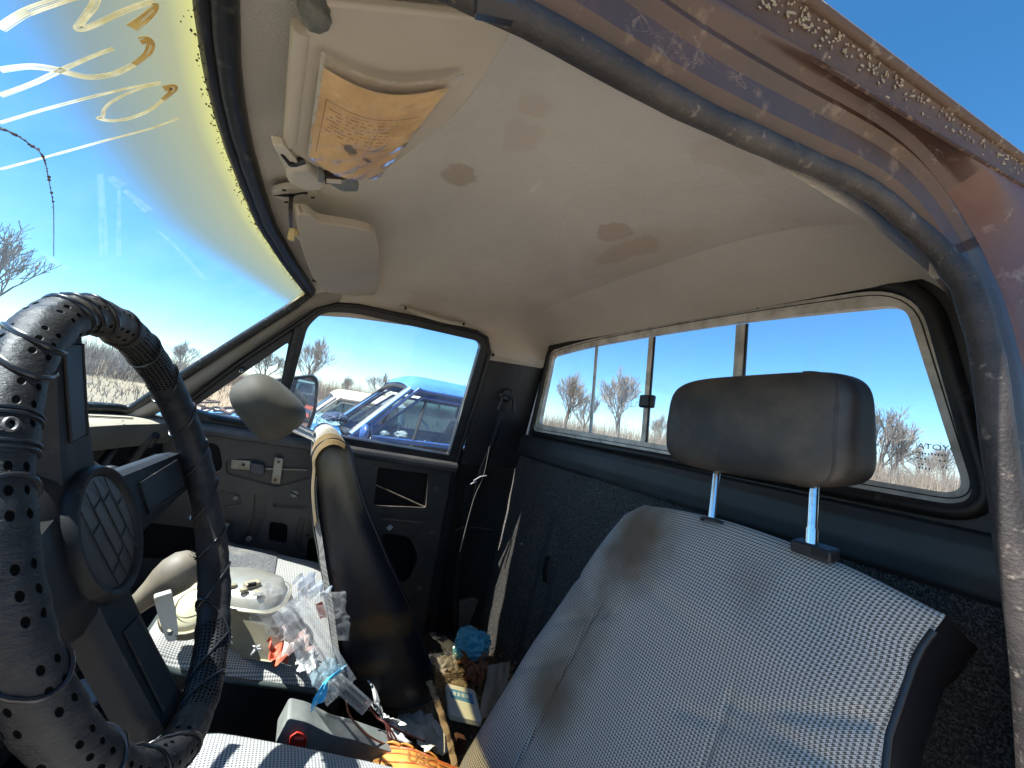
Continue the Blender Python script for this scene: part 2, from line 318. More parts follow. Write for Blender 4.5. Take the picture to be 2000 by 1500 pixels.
def paper_print_mat():
    m, nt, b = newmat('yellowed_form'); u = nt.nodes.new('ShaderNodeUVMap'); sp = nt.nodes.new('ShaderNodeSeparateXYZ'); nt.links.new(u.outputs[0], sp.inputs[0]); X, Y = sp.outputs[0], sp.outputs[1]
    def band(a, lo, hi): return mth(nt, 'MULTIPLY', mth(nt, 'GREATER_THAN', a, lo), mth(nt, 'LESS_THAN', a, hi))
    c = mixc(nt, ramp(nt, tex(nt, 18, 5), [(.35, (0, 0, 0)), (.7, (1, 1, 1))]), (.72, .49, .25), (.50, .31, .14))
    ink = (.22, .085, .025)
    rows = mth(nt, 'LESS_THAN', mth(nt, 'FRACT', mth(nt, 'MULTIPLY', Y, 26)), .34); wn = nt.nodes.new('ShaderNodeTexWhiteNoise'); wn.noise_dimensions = '2D'
    cb = nt.nodes.new('ShaderNodeCombineXYZ'); nt.links.new(mth(nt, 'FLOOR', mth(nt, 'MULTIPLY', X, 46)), cb.inputs[0]); nt.links.new(mth(nt, 'FLOOR', mth(nt, 'MULTIPLY', Y, 26)), cb.inputs[1]); nt.links.new(cb.outputs[0], wn.inputs['Vector'])
    t = mth(nt, 'MULTIPLY', mth(nt, 'MULTIPLY', rows, mth(nt, 'GREATER_THAN', wn.outputs['Value'], .45)), mth(nt, 'MULTIPLY', band(X, .10, .72), band(Y, .36, .66)))
    for q in (mth(nt, 'MULTIPLY', band(X, .06, .072), band(Y, .1, .70)), mth(nt, 'MULTIPLY', band(Y, .69, .70), band(X, .06, .93)), mth(nt, 'MULTIPLY', band(X, .60, .607), band(Y, .1, .69)), mth(nt, 'MULTIPLY', band(Y, .33, .337), band(X, .3, .85))): t = mth(nt, 'MAXIMUM', t, q)
    c = mixc(nt, mth(nt, 'MULTIPLY', t, .75), c, ink); nt.links.new(c, b.inputs['Base Color']); b.inputs['Roughness'].default_value = .7; return m

HEADL = headliner_mat(); CLOTH_STAINS = [(PL(1250, 1125, (0, 1, .42), .6826), .10, (1.0, 1, .55), .95), (PL(1110, 1370, (0, 1, .42), .6826), .11, (1.3, 1, 1.0), .9), (PL(1290, 1420, (0, 1, .42), .6826), .05, (1, 1, .8), .8), (PL(1020, 1260, (0, 1, .42), .6826), .05, (1, 1, 1), .6), (PL(1180, 1240, (0, 1, .42), .6826), .12, (1.2, 1, .7), .7), (PL(1480, 1180, (0, 1, .42), .6826), .06, (1, 1, .8), .3)]
CLOTH = fabric_mat(stains=CLOTH_STAINS); CLOTHC = fabric_mat('cushion_cloth', .0042, (.66, .64, .60), (.10, .10, .11)); WRAP = wrap_mat(); SCREEN = screen_mat(); CARPET = carpet_mat(); FORM = paper_print_mat()
GLASS = glassmat('side_glass', (.97, .99, 1), .035); RGLASS = glassmat('rear_glass', (.93, .97, 1), .05, (.85, .88, .95), 12)
CLEARP = glassmat('clear_plastic', (.96, .96, .965), .16, (.85, .85, .86), 22, .12)
BLACKV = M('black_vinyl', (.016, .017, .020), .42, var=(6, (.03, .031, .035), .4, .75), bump=(420, .25, .0008), dust=(14, (.05, .045, .04), .55, .85))
SEATV = M('seat_side_vinyl', (.010, .010, .013), .38, var=(4, (.035, .022, .012), .55, .8), bump=(260, .2, .0008))
SILLV = M('slate_vinyl', (.028, .032, .036), .5, var=(7, (.045, .05, .054), .35, .7), bump=(500, .3, .0006), dust=(11, (.08, .075, .068), .6, .9))
GASK = M('window_rubber', (.010, .010, .011), .45, dust=(60, (.10, .09, .075), .58, .8))
GASKF = M('screen_gasket', (.010, .011, .011), .4, dust=(90, (.13, .12, .10), .57, .74))
STRIP = M('weatherstrip', (.022, .019, .019), .6, var=(16, (.062, .052, .048), .4, .7), dust=(90, (.24, .2, .17), .6, .78), bump=(300, .7, .0018))
TRIMB = M('beige_trim', (.53, .485, .41), .6, var=(8, (.44, .395, .325), .4, .75), bump=(300, .3, .0006))
PILLT = M('pillar_trim', (.30, .275, .24), .62, var=(9, (.22, .2, .17), .4, .75), bump=(350, .35, .0006))
DOORM = M('door_primer', (.062, .056, .052), .36, var=(7, (.085, .07, .06), .4, .7), dust=(26, (.15, .125, .10), .56, .85))
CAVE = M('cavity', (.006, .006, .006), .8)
PAINTI = M('rusty_brown_paint', (.056, .034, .028), .46, var=(9, (.088, .048, .034), .45, .72), dust=(38, (.24, .175, .125), .58, .78), bump=(120, .35, .001))
JAMB = M('slate_jamb', (.036, .036, .044), .36, var=(10, (.060, .046, .042), .5, .75), dust=(45, (.2, .17, .15), .62, .82), bump=(160, .3, .0008))
PAINTO = M('faded_red_paint', (.10, .043, .032), .45, var=(8, (.155, .085, .062), .45, .7), dust=(30, (.34, .28, .22), .6, .8), bump=(90, .3, .001))
GUTTER = M('lichen_gutter', (.09, .055, .038), .75, var=(60, (.24, .205, .16), .56, .7), bump=(120, .6, .002))
ALU = M('dull_aluminium', (.82, .81, .77), .45, .0, var=(20, (.40, .40, .36), .4, .7), dust=(60, (.3, .29, .26), .6, .85))
CHROME = M('chrome', (.75, .75, .76), .16, 1, var=(40, (.45, .43, .42), .55, .75))
STEEL = M('zinc_steel', (.40, .37, .30), .45, .6, var=(30, (.25, .19, .12), .45, .7))
DASHT = M('sun_faded_dash', (.42, .36, .27), .8, var=(8, (.33, .28, .21), .4, .7), dust=(50, (.2, .17, .13), .62, .8), bump=(200, .4, .001))
DASHF = M('dash_face', (.12, .115, .105), .6, var=(9, (.17, .155, .135), .4, .7), dust=(40, (.26, .23, .19), .6, .85))
HUBM = M('wheel_plastic', (.012, .012, .013), .55, spec=.3, var=(12, (.024, .022, .020), .4, .75), bump=(700, .3, .0005), dust=(30, (.11, .1, .085), .6, .85))
HUBD = M('wheel_plastic_inset', (.016, .016, .018), .5, var=(15, (.05, .045, .04), .5, .8))
LACE = M('black_lace', (.016, .016, .018), .3)
SCREW = M('dark_screw', (.03, .028, .025), .4, .5)
FLOORM = M('floor_carpet', (.035, .033, .032), .95, var=(20, (.10, .08, .06), .45, .7), bump=(150, .8, .004))

# ------------------------------------------------------------ the truck that the picture is taken in
T = thing('pickup_truck', 'worn brown pickup truck with a gutted cab, seen from inside through its open driver doorway', 'pickup truck', (0, .5, -.25))
def wroof(y): return pw(y, [(0, .63), (.35, .625), (.8, .605), (1.02, .60)])
def zrail(y): return pw(y, [(0, 1.45), (.35, 1.45), (.55, 1.437), (.8, 1.405), (.9, 1.385), (1.02, 1.37)])
def zmid(y): return pw(y, [(.0, 1.60), (.16, 1.605), (.45, 1.612), (.66, 1.606), (.74, 1.592), (.84, 1.545), (.94, 1.492), (1.03, 1.46)])
def zroof(x, y): return zrail(y)+(zmid(y)-zrail(y))*sqrt(max(0, 1-min(1, abs(x)/wroof(y))**4))
HDR = [(-.60, .955), (-.50, .99), (-.41, 1.003), (-.31, 1.014), (-.16, 1.015), (.04, 1.007), (.25, .978), (.45, .942), (.53, .925), (.60, .91)]
def hdry(x): return pw(x, HDR)
YC = .155                                                     # the crease where the roof lining turns down to the rear window
def roofpt(u, v, off=0):
    th = (u*2-1)*pi/2*.985; s = sin(th); y0 = YC+(s**4)*.0
    y = YC+(hdry(.60*s)-YC)*v; x = wroof(y)*s; z = zroof(x, y)
    if v > .995: z = min(z, 1.462)
    x = x if x > 0 else x*(wroof(y)-.030)/wroof(y)
    return V((x, y, z+off))
hl = MB().grid(lambda u, v: roofpt(u, v), 60, 48).build('headliner', HEADL, T, 50)
def rearhead(u, v):
    th = (u*2-1)*pi/2*.985; a = roofpt(u, 0); x = a.x; b = V((x*1.0, .012, min(a.z-.03, 1.50)))
    return lerp(a, b, v)+V((0, -.012*sin(pi*v), .006*sin(pi*v)))
MB().grid(rearhead, 60, 8).build('rear_headliner', HEADL, hl, 50)
def outer(u, v):
    p = roofpt(u, max(0, v)); k = 1+.05*abs(u*2-1)**3
    return V((p.x*k, p.y+(.03 if v > .9 else 0), max(p.z+.03, 1.562 if p.y < .8 else zrail(p.y)+.15))) if v >= 0 else V((p.x*k, YC+v*2, pw(-v, [(0, p.z+.03), (.06, p.z+.02), (.09, p.z-.03)])))
MB().grid(lambda u, v: outer(u, v*1.09-.09), 40, 40).build('roof_panel', PAINTO, T, 60)

# rear wall: carpet, slate panel under the window, sliding window in a rubber seal
def P0(px, py, y=0): p = PY(px, py, y); return (p.x, p.z)
gout = rpoly([(.640, 1.105), (-.648, 1.112), (-.562, 1.522), (-.26, 1.530), (.05, 1.530), (.35, 1.522), (.592, 1.500)], [.05, .07, .10, .3, .3, .3, .05], 8)
gin = rpoly([(.622, 1.128), (-.632, 1.132), (-.546, 1.496), (-.26, 1.506), (.05, 1.506), (.35, 1.499), (.578, 1.478)], [.035, .05, .085, .3, .3, .3, .035], 8)
fin = rpoly([(.585, 1.160), (-.612, 1.150), (-.532, 1.462), (-.26, 1.478), (.05, 1.478), (.35, 1.470), (.556, 1.452)], [.02, .03, .03, .3, .3, .3, .02], 8)
XZ = lambda y: (lambda p: V((p[0], y, p[1])))
rw = MB().holed([(.72, 1.0), (-.70, 1.0), (-.66, 1.50), (-.60, 1.57), (.60, 1.57), (.66, 1.50)], [gin], XZ(.0), (0, -.02, 0)).build('rear_wall', BLACKV, T)
win = MB().tube([V((x, .004, z)) for x, z in [((a[0]+b[0])/2, (a[1]+b[1])/2) for a, b in zip(gout, gin)]], .0125, 10, True, flat=.8, up=(0, 1, 0)).build('rear_window', GASK, T)
win.data.name = 'rear_window_seal'
MB().holed(gin, [fin], XZ(.004), (0, -.018, 0)).build('window_frame', ALU, win, bevel=.0025)
MB().tube([V((p[0], .0052, p[1])) for p in rpoly([(.612, 1.139), (-.624, 1.142), (-.539, 1.487), (-.26, 1.497), (.05, 1.497), (.35, 1.490), (.570, 1.468)], [.03, .04, .07, .3, .3, .3, .03], 8)], .0010, 6, True).build('frame_groove', GASK, win)
divs = [((1165, 672), (1152, 845), .011, -.012), ((1272, 650), (1255, 865), .016, -.004), ((1447, 622), (1428, 905), .022, -.009)]
xs = []
for (a, b, wd, y) in divs:
    A, B = PY(*a, y), PY(*b, y); A.z, B.z = 1.475, 1.15; xs.append(((A.x+B.x)/2))
    A.x += 0; MB().prism([A+V((-wd/2, 0, 0)), A+V((wd/2, 0, 0)), B+V((wd/2, 0, 0)), B+V((-wd/2, 0, 0))], (0, -.007, 0)).build('window_divider', ALU, win, bevel=.0015)
    if wd > .012: MB().prism([A+V((-wd/2-.005, -.004, 0)), A+V((-wd/2+.0, -.004, 0)), B+V((-wd/2, -.004, 0)), B+V((-wd/2-.005, -.004, 0))], (0, -.004, 0)).build('divider_rubber', GASK, win)
xs = [.60]+xs+[-.63]
for i in range(4):
    y = -.0085 if i in (1, 2) else -.0125; a, b = xs[i]-.002, xs[i+1]+.002
    zt = lambda x: pw(x, [(-.63, 1.14), (-.612, 1.17), (-.55, 1.46), (-.53, 1.47), (-.26, 1.481), (.05, 1.481), (.35, 1.473), (.556, 1.456), (.60, 1.15)])
    n = 10; X = [lerp(a, b, k/n) for k in range(n+1)]
    MB().prism([V((x, y, 1.145)) for x in X]+[V((x, y, zt(x))) for x in reversed(X)], (0, -.002, 0)).build('window_pane', RGLASS, win, 0)
lp = PY(1264, 784, .008); lt = MB().box(lp, (.052, .016, .038)).build('window_latch', BLACKV, win, bevel=.005)
MB().box(lp+V((-.0, .010, 0)), (.030, .006, .032)).build('latch_tab', BLACKV, lt, bevel=.002)
for (px, py) in ((1270, 637), (1335, 896), (1480, 600)):
    p = PY(px, py, .005); MB().lathe([(0, .003), (.004, .002), (.0045, 0)], p, (0, 1, 0), 10).build('frame_screw', SCREW, win)
ETCH = M('etched_glass', (.30, .38, .42), .7)
e0 = PY(1838, 890, -.0118); sx, sz = V((-1, 0, 0)), V((0, 0, 1))
textmesh('TOYOTA', .0135, lambda q: V((e0.x-q[0]*1.0, e0.y, e0.z+q[1]+.012)), .0001, True).build('etched_lettering', ETCH, win, 0, merge=0)
em = MB()
for dx, dz, wd in ((-.012, .001, .040), (-.02, -.008, .014), (.004, -.008, .010), (-.02, -.017, .009), (.006, -.018, .007), (-.016, -.023, .016)):
    n = max(2, int(wd/.0036))
    for k in range(n): em.box((e0.x-(dx+(k/n-.5)*wd), e0.y, e0.z+dz+random.uniform(-.0004, .0004)), (.0019, .0004, random.uniform(.0022, .0040)))
em.build('etched_marks', ETCH, win, 0)
# slate panel
def sill(u, v):
    x = lerp(.705, -.70, u); pr = [(.004, 1.108), (.020, 1.103), (.028, 1.085), (.030, 1.05), (.026, 1.022), (.010, 1.012)]; t = v*(len(pr)-1); i = min(int(t), len(pr)-2); a, b = pr[i], pr[i+1]
    return V((x, lerp(a[0], b[0], t-i)+.004*sin(u*9), lerp(a[1], b[1], t-i)+.004*(1-u)-.004))
MB().grid(sill, 24, 25).build('sill_panel', SILLV, T, 70)
def carpet(u, v):
    x = lerp(.73, -.70, u); z = lerp(1.022, .28, v); y = .004+(1.03-z)*.13
    y += .010*noise.noise(V((x*5, z*3, 1.3)))+.006*noise.noise(V((x*17, z*11, 4)))
    y += -.022*math.exp(-((x-.40)/.035)**2)*pw(z, [(.5, 1), (.8, 1), (.9, 0)])-.02*math.exp(-((x-.30)/.02)**2)*pw(z, [(.5, 1), (.72, 1), (.82, 0)])
    return V((x, y, z))
cp = MB().grid(carpet, 90, 60).build('rear_carpet', CARPET, T, 80)
MB().tube([V((x, .014+.002*sin(x*60), 1.020)) for x in [lerp(.72, -.7, k/40) for k in range(41)]], .006, 6).build('carpet_binding', CARPET, cp)
q = PY(1070, 1108, .055); MB().tube([q+V((-.004, .004, .035)), q+V((-.004, .014, .03)), q+V((-.002, .016, -.01)), q+V((0, .004, -.045))], .008, 6).build('carpet_slit', CAVE, cp)
MB().ball(PY(1020, 1062, .05)+V((0, .003, 0)), .0035, seg=8).build('carpet_speck', M('white_speck', (.7, .7, .7)), cp)

# passenger-side B pillar, its beige strip and the belt
def bp(u, v):
    z = lerp(1.44, .95, v); a = V((.62+.065*v, .285-.005*v, z)); b = V((.600+.104*v, .006, z)); p = lerp(a, b, u); p.x -= .016*sin(pi*u)*(1-.4*v); return p
pil = MB().grid(bp, 16, 16).build('pillar_trim', BLACKV, T, 60)
MB().grid(lambda u, v: V((lerp(.620, .600, u)-.003*v-.018*sin(pi*u), lerp(.30, .004, u), lerp(1.405, 1.56, v))), 16, 6).build('corner_headliner', HEADL, hl, 60)
def bl(u, v):
    z = lerp(.955, .28, v); a = V((.688, .285-.03*v, z)); b = V((.706-.08*v, .01+.10*v, z)); p = lerp(a, b, u); p.x += .03*sin(pi*u)*min(1, v*6); return p
MB().grid(lambda u, v: V((.704, lerp(.20, .40, u), lerp(.26, 1.0, v))), 2, 8).build('door_jamb', BLACKV, pil)
MB().grid(bl, 12, 24).build('lower_pillar', CAVE, pil, 60)
bs0, bs1, bs2, bs3 = PX(948, 682, .622), PX(1063, 702, .602), PX(1058, 720, .602), PX(944, 702, .622)
stp = MB().prism([bs0, bs1, bs2, bs3], (-.012, 0, 0)).build('pillar_strip', TRIMB, T, bevel=.004)
for px, py in ((963, 693), (1031, 706)):
    p = PX(px, py, .602); MB().lathe([(0, .004), (.006, .003), (.007, 0)], p, (-1, 0, 0), 12).build('strip_screw', SCREW, stp)
belt = MB(); BELTM = M('belt_webbing', (.013, .013, .015), .65, bump=(500, .4, .001))
dr = PX(985, 785, .60)
pth = [PX(984, 800, .600), PX(965, 860, .605), PX(938, 930, .612), PX(925, 990, .62), PX(905, 1060, .632), PX(893, 1130, .64), PX(890, 1240, .65)]
pts = cr(pth, 5); L = [p+V((0, .012, 0)) for p in pts]; Rr = [p+V((0.006, -.014, 0)) for p in pts]
belt.grid(lambda u, v: lerp(L[min(int(v*(len(pts)-1)+.5), len(pts)-1)], Rr[min(int(v*(len(pts)-1)+.5), len(pts)-1)], u), 2, len(pts)-1)
sb = belt.build('seat_belt', BELTM, T, solid=.0015)
MB().lathe([(0, .012), (.02, .012), (.024, .006), (.03, 0)], PX(988, 772, .615), (-1, 0, 0), 20).build('belt_anchor', BLACKV, sb)
MB().tube([PX(972, 800, .597), PX(980, 778, .592), PX(992, 770, .592), PX(1003, 780, .592), PX(1004, 806, .597)], .006, 8).build('belt_ring', BLACKV, sb)
MB().tube([PX(925, 939, .60), PX(938, 931, .60), PX(950, 929, .60)], .004, 6, flat=.6).build('belt_tongue', M('white_plastic', (.6, .6, .58), .4), sb)
MB().tube([PX(919, 946, .60), PX(930, 940, .60)], .003, 6).build('belt_stop', MATS['white_plastic'], sb)
MB().tube(cr([PX(956, 872, .598), PX(944, 930, .60), PX(925, 975, .606), PX(905, 1050, .615), PX(898, 1078, .617)], 4), lambda t: .0008+.0022*max(0, t-.45), 5).build('belt_edge', M('frayed_edge', (.55, .5, .42), .7), sb)
rt = [(895, 1038), (955, 1036), (950, 1290), (880, 1290)]
MB().prism([PX(x, y, .70) for x, y in rpoly(rt, 14, 4)], (.03, 0, 0)).build('retractor_opening', CAVE, pil)
MB().tube([PX(890, 1036, .692), PX(905, 1029, .690), PX(940, 1031, .688), PX(962, 1035, .686)], .003, 6).build('opening_lip', DOORM, pil)
MB().prism([PX(x, y, .66) for x, y in rpoly([(890, 1175), (935, 1168), (948, 1200), (940, 1262), (895, 1265)], 12, 4)], (.02, 0, 0)).build('sill_bracket', M('dull_grey_steel', (.10, .095, .09), .6, dust=(30, (.2, .18, .15), .5, .8)), pil, bevel=.004)

# ------------------------------------------------------------ windshield
def wtop(u): x = lerp(-.60, .548, u); return V((x, hdry(x)+.004, 1.452))
def wbot(u): x = lerp(-.66, .63, u); return V((x, 1.285+.20*(1-(x/.66)**2), 1.012))
def wsp(u, v): p = lerp(wtop(u), wbot(u), v); return p+V((0, .012, .012))*sin(pi*v)*(1-(2*u-1)**4)
WL = .58
ws = MB().grid(wsp, 40, 24, lambda u, v: (u*1.2, v*WL/.3/(pw(u, [(.5, 1), (1.0, .62)])))).build('windshield', SCREEN, T, 60)
gp = cr([wsp(0, 0)+V((0, 0, .0))]+[wtop(u)+V((0, -.006, -.006)) for u in [k/14 for k in range(1, 14)]]+[V((.535, .928, 1.447)), V((.556, .944, 1.428))]+[wsp(.995, v)+V((-.004, -.006, -.006)) for v in (.12, .25, .4, .55, .7, .85, .97)]+[wsp(u, .995)+V((0, -.004, .004)) for u in (.97, .9, .7, .5, .3, .1)], 4)
def gr(t): return .0135+.0012*noise.noise(V((t*60, 0, 0)))
MB().tube(gp, gr, 10).build('screen_gasket', GASKF, ws, 60)
inner = [p+V((0, .010, -.011)) for p in gp]
MB().tube(inner, lambda t: .006+.001*noise.noise(V((t*160, 3, 0))), 6).build('gasket_lip', GASK, ws, 60)
db = MB(); GR = M('moss_grit', (.05, .045, .03), .9, var=(60, (.25, .17, .08), .5, .6))
for k in range(520):
    i = int(random.random()*len(gp)*.62); p = gp[i]+V((random.gauss(0, .004), .012+abs(random.gauss(0, .0035)), -.0135-abs(random.gauss(0, .004)))); r = random.uniform(.0004, .0011)
    if random.random() < .012: p += V((0, .005, -.005))
    db.ball(p, (r*random.uniform(.6, 2), r, r), seg=4)
db.build('glass_grit', GR, ws, 0, merge=0)['kind'] = 'stuff'
WN = (0, .93, .935)
def onscreen(px, py):                                         # the painted marks lie on the glass
    r = ray(px, py); d = V(WN)
    p = PL(px, py, WN, V(WN).dot(V((0, 1.19, 1.262))))
    for _ in range(4):
        u = (p.x+.6)/1.148; best = None
        v = max(0, min(1, (1.452-p.z)/.44)); x0, x1 = lerp(-.60, -.66, v), lerp(.548, .63, v); u = (p.x-x0)/(x1-x0); q = wsp(u, v)
        n = (wsp(u, v+.01)-wsp(u, v-.01)).cross(wsp(u+.01, v)-wsp(u-.01, v)).normalized(); p = CAM+r*((q-CAM).dot(n)/r.dot(n))
    return p
MARK = paintmat('paint_marker', (.42, .40, .27), (.60, .59, .50)); MARKO = paintmat('ochre_marker', (.25, .145, .035), (.33, .23, .09))
def stroke(pts, w0, w1, mat, name='marker_stroke'):
    P = cr([onscreen(*p) for p in pts], 8); n = len(P); b = MB(); lanes = 5
    for l in range(lanes):
        off = (l-(lanes-1)/2)/lanes; A = []
        for i, p in enumerate(P):
            t = (P[min(i+1, n-1)]-P[max(i-1, 0)]).normalized(); s = t.cross(V(WN)).normalized(); wd = pw(i/(n-1), [(0, w0), (1, w1)])
            wd *= .74; A.append((p+s*wd*off, s*wd*.46/lanes*(1.0 if (l*7+i//9) % 5 else .45)))
        for (p, a), (q, c) in zip(A, A[1:]): b.face((p-a, p+a, q+c, q-c))
    b.build(name, mat, ws, 0, merge=0)
stroke([(0, 57), (50, 25), (110, 3), (150, -8), (185, -6), (182, 12), (165, 34), (152, 55), (175, 52), (230, 27), (280, 8), (303, 4)], .010, .006, MARK)
stroke([(303, 6), (300, 18), (280, 38), (258, 55)], .006, .014, MARKO)
stroke([(0, 137), (60, 130), (110, 136), (170, 150), (220, 145), (262, 126)], .009, .008, MARK)
stroke([(262, 126), (285, 108), (294, 90), (286, 78), (273, 80)], .008, .011, MARKO)
stroke([(0, 187), (60, 165), (130, 132), (185, 108), (222, 95)], .008, .005, MARK)
stroke([(0, 240), (90, 213), (180, 189), (260, 170), (314, 161)], .006, .004, MARK)
stroke([(312, 163), (270, 174), (225, 195), (205, 212), (200, 228), (192, 230), (215, 236), (250, 232), (290, 216), (318, 195)], .004, .007, MARK)
stroke([(318, 195), (335, 180), (338, 170), (320, 174)], .007, .013, MARKO)
stroke([(0, 331), (100, 304), (200, 276), (290, 252), (350, 231)], .006, .004, MARK)
CRK = paintmat('glass_crack', (.22, .17, .13), (.40, .38, .36)); ck = MB(); cp_ = cr([onscreen(*p) for p in ((0, 252), (25, 260), (60, 283), (84, 306), (95, 350), (104, 400), (105, 440), (105, 500))], 6)
ck.tube(cp_, lambda t: .0004+.0003*(t < .5), 4)
for p in cp_[:34]:
    if random.random() < .8: ck.ball(p+V((random.gauss(0, .0015),)*3), random.uniform(.0006, .0016), seg=6)
ck.build('glass_crack', CRK, ws, 0, merge=0)
SMEAR = glassmat('dry_smear', (.98, .99, 1), .13, (.45, .55, .68), 40, .02)
for pts, wd in ((((195, 340), (200, 420), (203, 500)), .005), (((232, 370), (232, 440), (232, 500)), .003), (((243, 372), (265, 390), (290, 412)), .005), (((80, 492), (105, 510), (130, 525)), .004), (((310, 452), (350, 490), (400, 545)), .003), (((215, 345), (228, 358), (240, 363)), .006)):
    stroke(pts, wd*1.6, wd*3.2, SMEAR, 'glass_smear')

# ------------------------------------------------------------ passenger-side windshield pillar
Gp = [(0, V((.53, .86, 1.52))), (.1, V((.560, .932, 1.452))), (.55, V((.603, 1.175, 1.147))), (.85, V((.612, 1.30, 1.008))), (1, V((.62, 1.36, .94)))]
Dp = [(0, V((.600, .845, 1.44))), (.1, PX(590, 618, .625)), (.55, PX(372, 770, .650)), (.85, PX(300, 812, .655)), (1, V((.66, 1.32, .90)))]
def apil(u, v): p = lerp(pwv(v, Gp), pwv(v, Dp), u); return p+V((-.020, -.010, -.004))*sin(pi*u)
MB().grid(apil, 12, 24).build('pillar_cover', PILLT, T, 60)
p = PL(614, 549, (0, .45, 1), 1.84); MB().box(p, (.008, .012, .004)).build('pillar_clip', SCREW, hl, bevel=.001)

# ------------------------------------------------------------ passenger door
door = None
DN, DD = (1, 0, .17), .835
def DPp(px, py): p = PL(px, py, DN, DD); return (p.y, p.z)
d3 = lambda off=0: (lambda p: V((DD-.17*p[1]+off, p[0], p[1])))
dout = [DPp(*p) for p in ((315, 832), (345, 772), (452, 688), (568, 612), (612, 594), (660, 597), (700, 600), (800, 621), (930, 650), (948, 662), (953, 688), (925, 790), (888, 906), (620, 862), (400, 826))]
dmain = rpoly([DPp(*p) for p in ((600, 640), (630, 609), (690, 611), (942, 668), (877, 889), (548, 834))], [.02, .05, .05, .03, .008, .006], 5)
dvent = rpoly([DPp(*p) for p in ((372, 800), (564, 668), (532, 830), (405, 810))], [.01, .012, .005, .005], 4)
door = MB().holed(dout, [dmain, dvent], d3(0), (.030, 0, .006)).build('passenger_door', BLACKV, T, bevel=.003)
MB().tube([d3(-.004)(p) for p in [DPp(*q) for q in ((366, 786), (470, 707), (585, 631), (622, 604), (660, 595), (700, 598), (800, 619), (930, 648), (950, 660), (956, 688), (930, 780), (890, 905), (862, 1020), (830, 1200), (822, 1265))]], .0075, 8).build('door_seal', GASK, door, 60)
MB().tube([d3(.004)(DPp(*q)) for q in ((932, 690), (908, 780), (881, 886))], .0018, 6).build('run_channel', ALU, door)
MB().holed(dmain, [], d3(.016), (.003, 0, 0)).build('door_glass', GLASS, door, 0)
MB().holed(dvent, [], d3(.012), (.003, 0, 0)).build('vent_glass', GLASS, door, 0)
a, b = d3(-.006)(DPp(582, 640)), d3(-.006)(DPp(540, 832)); MB().tube([a, b], .0125, 8, flat=.6, up=(1, 0, 0)).build('window_divider', GASK, door, 60)
hp = d3(-.006)(DPp(473, 723)); vl = MB().box(hp, (.012, .016, .016)).build('vent_latch', BLACKV, door, bevel=.003); MB().lathe([(.003, .006), (.005, .005), (.005, 0)], hp+V((-.006, 0, -.004)), (-1, 0, 0), 10).build('latch_pin', CHROME, vl)
a, b = d3(-.004)(DPp(412, 815)), d3(-.004)(DPp(482, 827)); MB().tube([a, b], .008, 8).build('vent_stop', GASK, door)
sa, sb_ = PX(300, 812, .66), PX(892, 906, .66)
def ledge(u, v):
    p = lerp(sa, sb_, u); pr = [(.012, .004), (-.004, .004), (-.015, -.003), (-.018, -.016), (-.012, -.030), (.022, -.036)]; i = min(int(v*5), 4); t = v*5-i
    return p+V((lerp(pr[i][0], pr[i+1][0], t), 0, lerp(pr[i][1], pr[i+1][1], t)))
MB().grid(ledge, 10, 20).build('belt_ledge', M('dusty_ledge', (.085, .08, .078), .5, var=(9, (.16, .14, .12), .45, .75), dust=(40, (.3, .26, .22), .62, .85)), door, 60)
XD = .685
def DL(px, py): p = PX(px, py, XD); return (p.y, p.z)
l3 = lambda off=0: (lambda p: V((XD+off, p[0], p[1])))
def hole(pts, r=.012): return rpoly([DL(*p) for p in pts], r, 5)
def circ(px, py, r, n=20): c = DL(px, py); return [(c[0]+r*cos(2*pi*k/n), c[1]+r*sin(2*pi*k/n)) for k in range(n)]
lo = [DL(*p) for p in ((150, 835), (330, 838), (886, 918), (866, 1010), (842, 1140), (824, 1262), (720, 1262), (600, 1250), (330, 1250), (120, 1240))]
holes = [hole([(395, 862), (428, 868), (436, 915), (410, 930), (385, 925)], .02), hole([(738, 912), (838, 926), (832, 992), (730, 988)]), hole([(745, 1040), (800, 1048), (818, 1090), (795, 1140), (735, 1130)], .03), hole([(527, 1018), (562, 1024), (560, 1062), (524, 1056)]), hole([(602, 1050), (640, 1058), (640, 1104), (598, 1098)]), hole([(282, 1020), (388, 1032), (388, 1098), (262, 1090)]), hole([(215, 845), (318, 850), (318, 980), (215, 980)], .03)]
grooves = [hole([(440, 900), (505, 893), (520, 884), (545, 884), (565, 897), (610, 905), (610, 935), (540, 952), (442, 926)], .010), hole([(420, 955), (470, 965), (474, 985), (440, 992), (420, 985)], .008), hole([(497, 965), (520, 968), (518, 1010), (505, 1045), (470, 1072), (440, 1068), (480, 1045), (494, 1010)], .008), hole([(535, 978), (600, 986), (600, 995), (533, 990)], .006), hole([(583, 1012), (596, 1013), (588, 1068), (574, 1066)], .005), hole([(602, 1016), (612, 1017), (606, 1048), (596, 1046)], .004), hole([(440, 1013), (460, 1018), (452, 1038), (430, 1036), (430, 1018)], .006), hole([(745, 1002), (835, 1010), (832, 1022), (742, 1014)], .006)]
MB().holed(lo, holes+grooves, l3(), (.012, 0, 0)).build('door_panel', DOORM, door, bevel=.0025)
gb = MB()
for g in grooves:
    gb = MB(); gb.prism([l3(.013)(p) for p in [(sum(q[0] for q in g)/len(g)+(p[0]-sum(q[0] for q in g)/len(g))*1.06, sum(q[1] for q in g)/len(g)+(p[1]-sum(q[1] for q in g)/len(g))*1.06) for p in g]], (.003, 0, 0)); gb.build('pressed_groove', DOORM, door)
MB().prism([l3(.06)(p) for p in lo], (.004, 0, 0)).build('door_cavity', CAVE, door)
